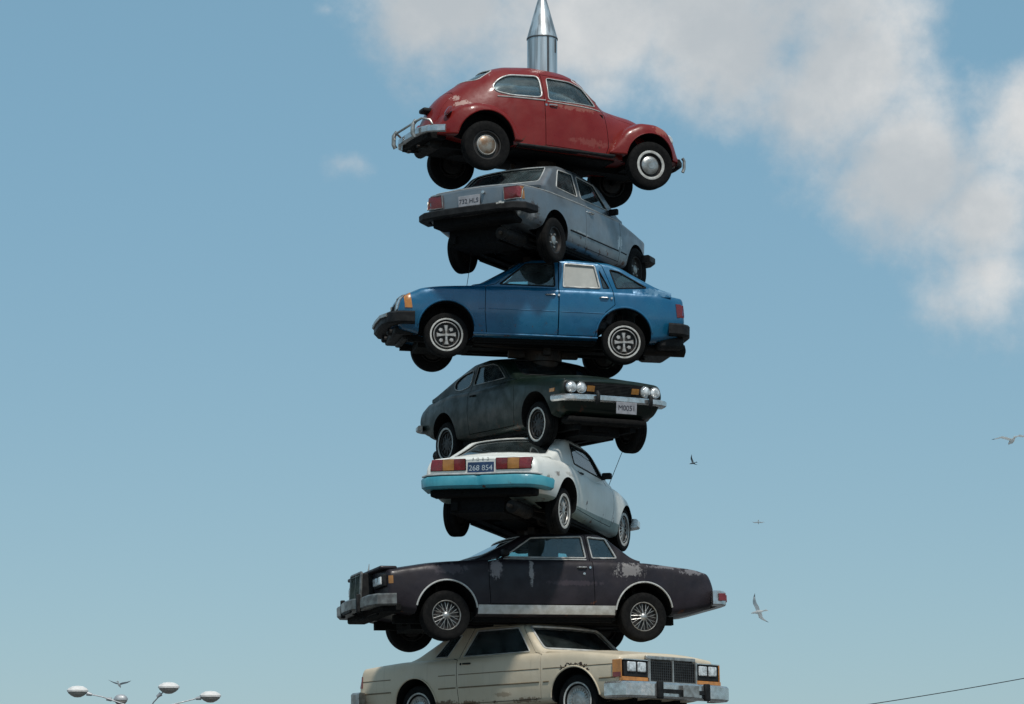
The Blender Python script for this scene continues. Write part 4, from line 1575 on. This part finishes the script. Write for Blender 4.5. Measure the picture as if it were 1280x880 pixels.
    # upright grille
    gr = MB()
    gr.box((2.25, 0, .62), (.18, .46, .36), 0, Matrix.Rotation(R(-4), 3, 'Y'))
    grille = soft(c.add('grille', gr, M['black']), .012)
    sl = MB()
    for y in np.linspace(-.205, .205, 12):
        sl.box((2.348, y, .615), (.02, .011, .31), 0, Matrix.Rotation(R(-4), 3, 'Y'))
    for y in (-.2, .2):
        sl.box((2.348, 0, .615 + y * .78), (.018, .42, .012), 0, Matrix.Rotation(R(-4), 3, 'Y'))
    sl.build('grille_slat', mat('tarnished_green_slats', (.05, .075, .062), .45, .6, .4, 9), grille)
    fr = MB()
    pts = [(2.342 - .07 * (z - .62), y, z) for y, z in rpoly([(-.235, .43), (.235, .43), (.235, .81), (-.235, .81)], .03)]
    fr.tube(pts, .02, 8, True)
    fr.tube([(2.352, 0, .44), (2.33, 0, .80)], .016, 8)
    fr.build('grille_frame', M['dimchrome'], grille)
    hd = MB()
    hd.box((2.12, 0, .815), (.24, 1.50, .05))
    soft(c.add('header_panel', hd, P), .02)
    o = MB()
    o.tube([(2.17, 0, .83), (2.16, 0, .90), (2.155, 0, .95)], [.016, .008, .005], 8)
    c.add('hood_ornament', o, M['dullchrome'])
    PB = prof(.14, .155, .02)
    c.bumper('front_bumper', [(2.44, 0), (2.42, .24), (2.35, .34), (2.35, .70), (2.29, .86), (2.07, .915)], PB, M['dimchrome'], .385)
    gd = MB()
    for y in (-.36, .36):
        gd.box((2.42, y, .39), (.06, .05, .24))
    gd.box((2.47, 0, .31), (.03, .36, .05))
    soft(c.add('bumper_guard', gd, M['black']), .012)
    fb = MB()
    fb.box((2.10, 0, .30), (.26, 1.66, .12))
    fb.box((2.21, .1, .24), (.05, .9, .05))
    soft(c.add('front_valance', fb, M['dark']), .03)
    rb = c.bumper('rear_bumper', [(-2.55, 0), (-2.55, .60), (-2.53, .80), (-2.44, .885), (-2.34, .90)], prof(.12, .20, .02), M['chrome'], .445)
    for sy in (-1, 1):
        t = MB()
        t.box((-2.606, sy * .56, .455), (.02, .40, .10))
        t.box((-2.47, sy * .938, .455), (.10, .016, .10))
        soft(c.add('taillight', t, M['red']), .005)
    c.underside(.74, .21, -1.95, None, False, 0)
    c.interior(.0, None, .46, .66, -.78, 1, .6)
    c.wheels({k: 'wire' for k in ((1, 1), (1, -1), (-1, 1), (-1, -1))})
    return c


# =================================================================== 7 cream coupe
def cream_coupe():
    c = Car('large_coupe', 'large cream coupe with square headlights, lowest of the visible stack', FIT['cream'], .34, 1.58, 2.90)
    c.tw = .20
    P = paint('cream_paint', (.56, .475, .345), (.62, .54, .415), .6, .42, 0, coat=.25, rust=.12, spots=[
        (-.9, -.97, .27, .4, .3, .08, (.10, .05, .025), .9), (-.45, -.97, .26, .3, .3, .06, (.14, .07, .03), .9), (.6, -.97, .26, .4, .3, .06, (.14, .08, .04), .8), (.2, -.97, .35, .25, .3, .05, (.25, .17, .10), .6)])
    body = c.body(-2.62, 2.24, [(-2.62, .92), (-1.5, .975), (0, .985), (1.5, .975), (2.24, .94)],
                  [(-2.62, .825), (-1.7, .87), (-.6, .865), (.9, .85), (1.5, .835), (2.24, .745)], [(-2.62, .865), (-1.7, .915), (.9, .90), (1.5, .885), (2.24, .80)],
                  [(-2.62, .32), (-1.9, .24), (-1.0, .21), (1.0, .20), (1.9, .22), (2.24, .26)], tin=.05, crest=.06, zm=.52, rsh=.06, rcr=.03,
                  front=[(.2, -.02), (.4, 0), (.85, 0)], rear=[(.3, .04), (.5, 0), (.82, .05)], bowf=.02, bowr=.03)
    roof = [(.97, .875), (.87, .905), (.52, 1.24), (.38, 1.315), (-.3, 1.37), (-.78, 1.35), (-1.0, 1.27), (-1.62, .945), (-1.76, .89)]
    g = dict(z0=.865, wb=.83, roof=roof, tum=.22, crown=.045, bow=.11)
    c.fx, c.rx, c.tz = .42, -1.0, 1.0
    d = [(-.62, .265), (.86, .265), (.885, .5), (.88, .83), (.66, .87), (.36, 1.255), (-.50, 1.27), (-.735, .87), (-.64, .845)]
    wins = both([dict(name='door_window', poly=rpoly([(-.66, .893), (-.445, 1.225), (.30, 1.225), (.56, .893)], .02), host='door', trim=M['alu'], tr=.010),
                 dict(name='quarter_window', poly=rpoly([(-1.20, .905), (-.92, 1.185), (-.72, 1.185), (-.955, .905)], .02), trim=M['alu'], tr=.009)])
    wins += [dict(name='windshield', face='F', poly=rpoly([(-.74, .922), (.74, .922), (.655, 1.24), (-.655, 1.24)], .05), trim=M['alu'], tr=.016, mat=M['darkglass']),
             dict(name='rear_window', face='B', poly=rpoly([(-.66, .99), (.66, .99), (.58, 1.22), (-.58, 1.22)], .05), trim=M['alu'])]
    pan = door_panels([('door', 'door', d)])
    pan += [('trunk_lid', 'trunk', 'T', rpoly([(-1.80, -.76), (-1.80, .76), (-2.54, .74), (-2.54, -.74)], .04), .78, 1.2),
            ('hood', 'hood', 'T', rpoly([(.96, -.80), (.96, .80), (2.14, .76), (2.14, -.76)], .04), .70, 1.2)]
    c.shell(body, c.greenhouse(**g), c.greenhouse(**g, inset=.036), (-1.45, .86, .76, .255, .875), [(1.45, .235, .405), (-1.45, .235, .405)], wins, pan, [P, M['dark'], M['lining']])
    handle(c, 'door', -.46, .785, M['black'], .15)
    tan = mat('faded_tan_moulding', (.20, .15, .09), .6, 0, .3, 8)
    for f in 'RL':
        sy = -1 if f == 'R' else 1
        for z, r in ((.645, .006), (.475, .010)):
            t = MB()
            c.line(t, f, [(-2.52, z), (-1.92, z)], r, False, .0)
            c.line(t, f, [(-.98, z), (-.66, z)], r, False, .0)
            if z > .6:
                c.line(t, f, [(.93, z), (2.15, z)], r, False, .0)
            else:
                c.line(t, f, [(.93, z), (1.03, z)], r, False, .0)
                c.line(t, f, [(1.88, z), (2.15, z)], r, False, .0)
            c.add('side_moulding', t, tan)
            t = MB()
            c.line(t, f, [(-.60, z), (.86, z)], r, False, .0)
            c.add('side_moulding', t, tan, c.panel['door' + f])
    arch_trim(c, 1.45, .235, .412, 5, 175, P, .012, 'arch_lip')
    arch_trim(c, -1.45, .235, .412, 5, 175, P, .012, 'arch_lip')
    # rust-through above the front wheel
    sc = MB()
    rnd = random.Random(4)
    up, dn = [], []
    for a in np.arange(52, 122, 2.2):
        w1 = .030 + .055 * abs(math.sin(a * .23)) * rnd.uniform(.3, 1.1)
        w0 = .012 + rnd.uniform(0, .016)
        if rnd.random() < .3:
            w1 = w0 + .008
        if rnd.random() < .25:
            w0 = w1 - .012
        ra = R(a)
        up.append((1.45 + (.412 + w1) * math.cos(ra), .235 + (.412 + w1) * math.sin(ra)))
        dn.append((1.45 + (.412 + w0) * math.cos(ra), .235 + (.412 + w0) * math.sin(ra)))
    c.patch(sc, 'R', up + dn[::-1], .003, .0, .03)
    c.add('rust_hole', sc, M['rustscab'])
    # nose
    hp = MB()
    hp.box((2.255, 0, .735), (.05, .96, .05))
    soft(c.add('grille_header', hp, M['dullchrome']), .012)
    gr = MB()
    gr.box((2.262, 0, .565), (.05, .90, .27))
    grille = soft(c.add('grille', gr, M['black']), .006)
    sl = MB()
    for y in np.linspace(-.43, .43, 22):
        sl.box((2.291, y, .565), (.012, .008, .25))
    for z in np.linspace(.45, .68, 8):
        sl.box((2.289, 0, z), (.010, .88, .006))
    sl.build('grille_bar', mat('grey_grille_bars', (.06, .062, .062), .45, .5, .3, 9), grille)
    fr = MB()
    for y in (-.455, 0, .455):
        fr.box((2.292, y, .565), (.03, .026, .29))
    fr.box((2.290, 0, .43), (.026, .93, .014))
    fr.build('grille_frame', M['dullchrome'], grille)
    for sy in (-1, 1):
        f = 'R' if sy < 0 else 'L'
        b = MB()
        b.box((2.262, sy * .70, .585), (.05, .455, .215))
        p = soft(c.add('headlight', b, M['black']), .008)
        for y in (.60, .795):
            l = MB()
            l.box((2.293, sy * y, .605), (.03, .155, .125))
            soft(l.build('lens', M['lamp'], p), .012)
        k = MB()
        for (y, z, w, h) in ((.70, .695, .47, .012), (.475, .585, .012, .22)):
            k.box((2.29, sy * y, z), (.02, w, h))
        k.build('headlight_frame', M['chrome'], p)
        t = MB()
        t.box((2.264, sy * .72, .452), (.06, .49, .05))
        t.box((2.20, sy * .962, .585), (.15, .02, .22))
        soft(c.add('turn_signal', t, M['amber']), .006)
        r = MB()
        r.box((2.205, sy * .9735, .505), (.13, .006, .06))
        soft(c.add('side_reflector', r, M['red']), .002)
    PB = prof(.15, .20, .025)
    c.bumper('front_bumper', [(2.40, 0), (2.40, .50), (2.39, .80), (2.34, .97), (2.20, 1.02), (2.08, 1.02)], PB, M['chrome'], .315)
    gd = MB()
    for y in (-.46, .46):
        gd.box((2.475, y, .315), (.05, .10, .22))
    soft(c.add('bumper_guard', gd, M['black']), .015)
    bs = MB()
    bs.box((2.474, 0, .305), (.03, .80, .05))
    c.add('bumper_pad', bs, M['black'])
    pl = c.plate('F', .10, .32, .0, .31, .15, '', M['dullchrome'])
    pl.location = (2.50, .12, .315)
    c.bumper('rear_bumper', [(-2.72, 0), (-2.72, .60), (-2.69, .86), (-2.60, .97), (-2.44, 1.0)], PB, M['dullchrome'], .40)
    for sy in (-1, 1):
        t = MB()
        f = 'R' if sy < 0 else 'L'
        c.patch(t, f, [(-2.56, .56), (-2.50, .56), (-2.50, .72), (-2.56, .72)], .008, .02)
        tl = c.add('taillight', t, M['red'])
        t = MB()
        c.patch(t, 'B', [(sy * .5, .54), (sy * .85, .54), (sy * .85, .74), (sy * .5, .74)], .008, .02)
        t.build('rear_lens', M['red'], tl)
    mm = MB()
    q = c.proj('R', .0, .9, 0)
    c.underside(.80, .22, exhaust=1)
    c.interior(.0, None, .44, .70, -.80, 1, .6)
    c.wheels({k: 'chrome' for k in ((1, 1), (1, -1), (-1, 1), (-1, -1))})
    return c


CARS = dict(beetle=beetle(), bmw=silver_saloon(), blue=blue_hatch(), green=green_fastback(), white=white_coupe(), purple=purple_coupe(), cream=cream_coupe())
for q in _slots:
    bpy.data.materials.remove(q)

# =================================================================== the mast
mast = thing('mast', 'tall steel mast with a silver conical spire rising above the red car', 'spire')
top = CARS['beetle'].root.location.z + 1.44
mb = MB()
mb.lathe([(.25, .0), (.25, .205), (top + .0, .205), (top + .0, 0)], 40, (0, 0, 0), 'z')
mb.build('pole', M['steel'], mast, 40)
mb = MB()
mb.lathe([(top - .10, .2), (top - .10, .208), (top + .555, .208), (top + .56, .20), (top + .555, 0)], 48, (0, 0, 0), 'z')
sleeve = mb.build('spire_sleeve', M['spire'], mast, 40)
mb = MB()
a0, a1 = R(-68), R(-30)
for a, z0, z1 in ((a0, top - .09, top + .55), (a1, top + .34, top + .53)):
    mb.box((.209 * math.cos(a), .209 * math.sin(a), (z0 + z1) / 2), (.008, .028, z1 - z0), 0, Matrix.Rotation(a, 3, 'Z'))
mb.build('seam', M['seam'], sleeve)
mb = MB()
mb.lathe([(top + .555, .0), (top + .555, .215), (top + .575, .212), (top + 1.33, .006), (top + 1.34, .0)], 48, (0, 0, 0), 'z')
cone = mb.build('spire_cone', M['spire'], mast, 25)
mb = MB()
mb.lathe([(top + .548, .205), (top + .548, .217), (top + .566, .217), (top + .566, .205)], 48, (0, 0, 0), 'z', closed=True)
mb.build('cone_rim', M['seam'], cone)
for k, car in CARS.items():
    zc = car.root.location.z + .17
    mb = MB()
    rot = Matrix.Rotation(R(car.fit[3]), 3, 'Z')
    mb.box((0, 0, zc - .10), (.95, .10, .12), 0, rot)
    mb.box((0, 0, zc - .102), (.10, .72, .116), 0, rot)
    mb.lathe([(zc - .22, .206), (zc - .22, .26), (zc - .06, .26), (zc - .06, .206)], 28, (0, 0, 0), 'z', closed=True)
    for sx in (-1, 1):
        v = rot @ Vector((sx * .44, 0, 0))
        mb.lathe([(zc - .12, 0), (zc - .12, .03), (zc + .02, .03), (zc + .02, 0)], 8, (v.x, v.y, 0), 'z')
    mb.build('bracket', M['steel'], mast, 40)
mb = MB()
mb.lathe([(-.3, 0), (-.3, 1.4), (.22, 1.4), (.26, 1.34), (.26, 0)], 40, (0, 0, 0), 'z')
mb.build('plinth', M['concrete'], mast, 40)

# =================================================================== street lamp
LY = 60.0
heads = [((97, 864.5), (128, 871), 0), ((151, 875), (136, 874), 1), ((211, 860), (203, 866), 0), ((263, 871), (246, 873), 0)]
base = at(180, 1003, LY)
lamp = thing('street_lamp', 'multi-arm street lamp with four pale bowl heads at lower left', 'street lamp', (base.x, LY, 0))
hub = at(181, 893, LY)
mb = MB()
mb.tube([(0, 0, 0), (0, 0, hub.z * .5), (0, 0, hub.z)], [.11, .09, .06], 12)
mb.build('lamp_post', M['galv'], lamp, 40)
off = Vector((base.x, LY, 0))
for i, (hp, ap, dark) in enumerate(heads):
    dy = (0.0, 1.0, -.5, .4)[i]
    H = at(hp[0], hp[1], LY + dy) - off
    A = at(ap[0], ap[1], LY + dy) - off
    Hb = hub - off
    arm = MB()
    s = 1 if H.x > 0 else -1
    mid = Hb.lerp(A, .5) + Vector((0, 0, .05))
    arm.tube([Hb - Vector((0, 0, .1)), mid, A, A.lerp(H, .45)], .022, 8)
    ao = arm.build('lamp_arm', M['galv'], lamp, 40)
    r = .30 if not dark else .20
    hd = MB()
    hd.lathe([(-.008, r), (.05, r * 1.02), (.12, r * .84), (.18, r * .5), (.20, 0)], 28, (0, 0, 0), 'z')
    ho = hd.build('lamp_head', M['lamphead'] if not dark else M['galv'], lamp, 40, H)
    ho.scale = (1.2, .85, 1)
    bw = MB()
    bw.lathe([(.0, r * .93), (-.05, r * .90), (-.13, r * .64), (-.19, r * .3), (-.20, 0)], 28, (0, 0, 0), 'z')
    bw.build('lamp_bowl', M['lampglass'], ho, 40)
    nk = MB()
    dirn = (A - H)
    dirn.normalize()
    nk.tube([dirn * .32, dirn * .5], [.075, .05], 10)
    n_ = nk.build('lamp_neck', M['galv'], lamp, 40, H)

# =================================================================== overhead cable and its poles
CY = 45.0
p0, p1 = at(1080, 881, CY), at(1281, 849, CY - 2)
dv = (p1 - p0)
A, B = p0 - dv * 1.9, p1 + dv * 1.4
mb = MB()
pts = []
for k in range(41):
    t = k / 40
    p = A.lerp(B, t)
    pts.append(p + Vector((0, 0, -.0)))
# straight through the visible stretch with a slight sag
for k, p in enumerate(pts):
    t = k / 40
    p.z += .35 * ((2 * t - 1) ** 2 - .04)
mb.tube(pts, .012, 6)
cb = mb.build('overhead_cable', M['cable'], None, 40)
tag(cb, 'thin dark overhead cable crossing the lower right corner of the sky', 'cable')

# =================================================================== gulls


def gull(label, pos, span, head, wl, wr, pitch=0., colours=('gullwhite', 'gullgrey', 'gulldark'), roll=0., group='gulls in flight'):
    """span in metres; wl, wr = (inner lift, outer lift, sweep) in degrees for each wing"""
    o = thing('gull', label, 'bird', pos, (R(roll), R(pitch), R(head)), group)
    s = span / 1.3
    b = MB()
    prof_ = [(-.27, .004), (-.20, .022), (-.10, .052), (0, .066), (.09, .06), (.15, .042), (.18, .036), (.215, .038), (.24, .030), (.255, .012)]
    b.rings([[(x * s, r * s * math.cos(2 * math.pi * k / 14), r * s * .9 * math.sin(2 * math.pi * k / 14) + (.012 * s if x > .14 else 0)) for k in range(14)] for x, r in prof_])
    b.build('body', M[colours[0]], o, 60)
    k = MB()
    k.tube([(.25 * s, 0, .012 * s), (.285 * s, 0, .008 * s), (.305 * s, 0, -.002 * s)], [.012 * s, .009 * s, .003 * s], 8)
    k.build('beak', M['beak'], o, 60)
    t = MB()
    t.rings([[(x * s, y * s * sy, z * s) for sy, z in ((-1, -.004), (1, -.004), (1, .004), (-1, .004))] for x, y in ((-.20, .025), (-.30, .055), (-.36, .075))])
    t.build('tail', M[colours[0]], o, 30)
    for sy, w in ((1, wl), (-1, wr)):
        st = [(0.02, .16, 0.), (.18, .165, .02), (.30, .155, .055), (.42, .12, .02), (.55, .07, -.06), (.66, .012, -.15)]
        w_in, w_out, sw = w
        y = z = 0.
        rings = []
        prev = 0
        for (d, ch, fx) in st:
            ang = R(w_in if d <= .30 else w_out)
            y += (d - prev) * math.cos(ang)
            z += (d - prev) * math.sin(ang)
            prev = d
            x0 = .06 + fx + sw * d
            th = .016 * (1 - d)
            rings.append([((x0 - ch * q + .02) * s, sy * y * s, (z + .02 + hz * th) * s) for q, hz in ((0, 0), (.25, 1), (.7, .7), (1., 0), (.7, -.2), (.25, -.3))])
        wg = MB().rings(rings[:5])
        wo = wg.build('wing', M[colours[1]], o, 60)
        tp = MB().rings(rings[4:])
        tp.build('wing_tip', M[colours[2]], wo, 60)
    return o


gull('white gull with arched wings gliding at the right edge of the sky', at(1265, 551, 22), .98, 100, (30, -12, .02), (26, -24, .02), 14, ('gullwhite', 'gullwhite', 'gulldark'), -9)
gull('dark distant gull seen against the sky just right of the green and white cars', at(866, 579, 150), 1.15, 150, (62, 40, -.1), (20, 5, 0), 10, ('gullshade', 'gullshade', 'gullshade'), 20)
gull('tiny white gull, a mere speck above the gull near the purple car', at(948, 653, 240), 1.2, 85, (4, -4, 0), (4, -4, 0), 40, ('gullwhite', 'gullwhite', 'gullwhite'))
gull('banking white and grey gull at the right of the purple car tail', at(948, 765, 40), 1.0, 145, (58, 48, 0), (-20, -12, .05), 8, ('gullwhite', 'gullwhite', 'gullgrey'), 18)
gull('pale gull with raised wings over the street lamp', at(149, 856, 110), 1.3, 80, (26, 18, 0), (26, 8, 0), 30, ('gullwhite', 'gullgrey', 'gullgrey'))

# =================================================================== ground
mb = MB()
n = 24
mb.add([(x, y, 0) for x in (-3000, 3000) for y in (-3000, 3000)], [(0, 2, 3, 1)])
g = mb.build('ground', M['asphalt'], None, None)
g['kind'] = 'structure'
mb = MB()
for row in (-14, 12):
    for k in range(-9, 10):
        x = k * 2.7
        mb.add([(x - .05, row - 2.6, .004), (x + .05, row - 2.6, .004), (x + .05, row + 2.6, .004), (x - .05, row + 2.6, .004)], [(0, 1, 2, 3)])
pm = mb.build('parking_markings', M['linepaint'], None, None)
pm['kind'] = 'structure'

# =================================================================== sky, clouds and sun
SUN_EL, SUN_AZ = R(58), R(15)          # azimuth measured from behind the camera towards its right
sdir = Vector((math.sin(SUN_AZ) * math.cos(SUN_EL), -math.cos(SUN_AZ) * math.cos(SUN_EL), math.sin(SUN_EL)))
w = bpy.data.worlds.new('World')
SC.world = w
w.use_nodes = True
nt = w.node_tree
nt.nodes.clear()
h = NT(nt)
sky = h.n('ShaderNodeTexSky', sky_type='NISHITA')
sky.sun_disc = False
sky.sun_elevation = SUN_EL
sky.sun_rotation = math.atan2(sdir.x, sdir.y)
sky.air_density = .75
sky.dust_density = .5
sky.ozone_density = 1.0
sky.altitude = 100
hs = h.n('ShaderNodeHueSaturation')
hs.inputs['Hue'].default_value = .478
hs.inputs['Saturation'].default_value = .95
hs.inputs['Value'].default_value = 1.12
h.l(sky.outputs[0], hs.inputs['Color'])
bg = h.n('ShaderNodeBackground')
bg.inputs[1].default_value = .10
tc = h.n('ShaderNodeTexCoord').outputs['Generated']
sp = h.n('ShaderNodeSeparateXYZ')
h.l(tc, sp.inputs[0])
az = h.math('ARCTAN2', sp.outputs[0], sp.outputs[1])
el = h.math('ARCSINE', sp.outputs[2])
cmb = h.n('ShaderNodeCombineXYZ')
h.l(az, cmb.inputs[0])
h.l(el, cmb.inputs[1])
# cloud banks: centre azimuth, elevation and half extents in degrees
D = math.degrees
banks = [(-1.4, 16.6, 2.6, 1.9), (1.4, 16.2, 3.6, 2.4), (4.4, 15.8, 3.4, 2.6), (6.6, 15.0, 2.5, 2.7), (8.2, 13.4, 2.3, 2.4), (9.5, 11.9, 2.2, 2.1), (10.4, 14.0, 2.2, 1.7),
         (9.6, 11.0, 2.0, 1.7), (12.0, 12.6, 3.0, 2.9), (3.0, 20.5, 9, 3.2), (-3.4, 13.4, 2.4, 1.1), (-3.8, 16.4, 2.0, 1.0)]
mask = None
for i, (a, e, ra, re) in enumerate(banks):
    v = h.n('ShaderNodeVectorMath', operation='SUBTRACT')
    h.l(cmb.outputs[0], v.inputs[0])
    v.inputs[1].default_value = (R(a), R(e), 0)
    v2 = h.n('ShaderNodeVectorMath', operation='MULTIPLY')
    h.l(v.outputs[0], v2.inputs[0])
    v2.inputs[1].default_value = (1 / R(ra), 1 / R(re), 0)
    v3 = h.n('ShaderNodeVectorMath', operation='LENGTH')
    h.l(v2.outputs[0], v3.inputs[0])
    k = h.math('SUBTRACT', 1.0, v3.outputs['Value'])
    if i >= 10:
        k = h.math('SUBTRACT', k, .80)
    mask = k if mask is None else h.math('MAXIMUM', mask, k)
n1 = h.noise(tc, 17, 7, .60)
n2 = h.noise(tc, 55, 5, .62)
dens = h.math('ADD', mask, h.math('MULTIPLY', h.math('SUBTRACT', n1, .5), 1.9))
dens = h.math('ADD', dens, h.math('MULTIPLY', h.math('SUBTRACT', n2, .5), .42))
near = h.ramp(dens, -.06, .74)
# scattered fair weather clouds elsewhere in the sky
mp = h.n('ShaderNodeMapping')
mp.inputs['Scale'].default_value = (1, 1, 2.2)
h.l(tc, mp.inputs[0])
n3 = h.noise(mp.outputs[0], 3.0, 7, .58)
out_view = h.ramp(h.math('ABSOLUTE', az), R(16), R(28))
hi_view = h.ramp(el, R(21), R(32))
far = h.math('MULTIPLY', h.ramp(n3, .50, .66), h.math('MAXIMUM', out_view, hi_view))
cover = h.math('MULTIPLY', h.math('MAXIMUM', near, far), .93)
n4 = h.noise(tc, 10, 7, .6)
ccol = h.mix(h.ramp(n4, .33, .70), (.50, .535, .56), (.82, .81, .79))
hazec = h.mix(h.ramp(el, R(1), R(15)), (2.5, 3.95, 4.55), (2.1, 4.08, 5.5))
h.l(h.mix(.64, hs.outputs[0], hazec), bg.inputs[0])
bgc = h.n('ShaderNodeBackground')
h.l(ccol, bgc.inputs[0])
bgc.inputs[1].default_value = 1.0
ms = h.n('ShaderNodeMixShader')
h.l(cover, ms.inputs[0])
h.l(bg.outputs[0], ms.inputs[1])
h.l(bgc.outputs[0], ms.inputs[2])
wo = h.n('ShaderNodeOutputWorld')
h.l(ms.outputs[0], wo.inputs[0])

sun = bpy.data.lights.new('sun', 'SUN')
sun.energy = 3.1
sun.angle = R(4)
sun.color = (1.0, .955, .89)
so = bpy.data.objects.new('sun', sun)
COL.objects.link(so)
so.rotation_euler = (-sdir).to_track_quat('-Z', 'Y').to_euler()
so.location = (20, -30, 40)

SC.view_settings.view_transform = 'Standard'
SC.view_settings.look = 'None'
SC.view_settings.exposure = 0
SC.view_settings.gamma = 1
SC.view_settings.use_curve_mapping = False
SC.cycles.max_bounces = 8
SC.cycles.transparent_max_bounces = 24
SC.cycles.use_denoising = True
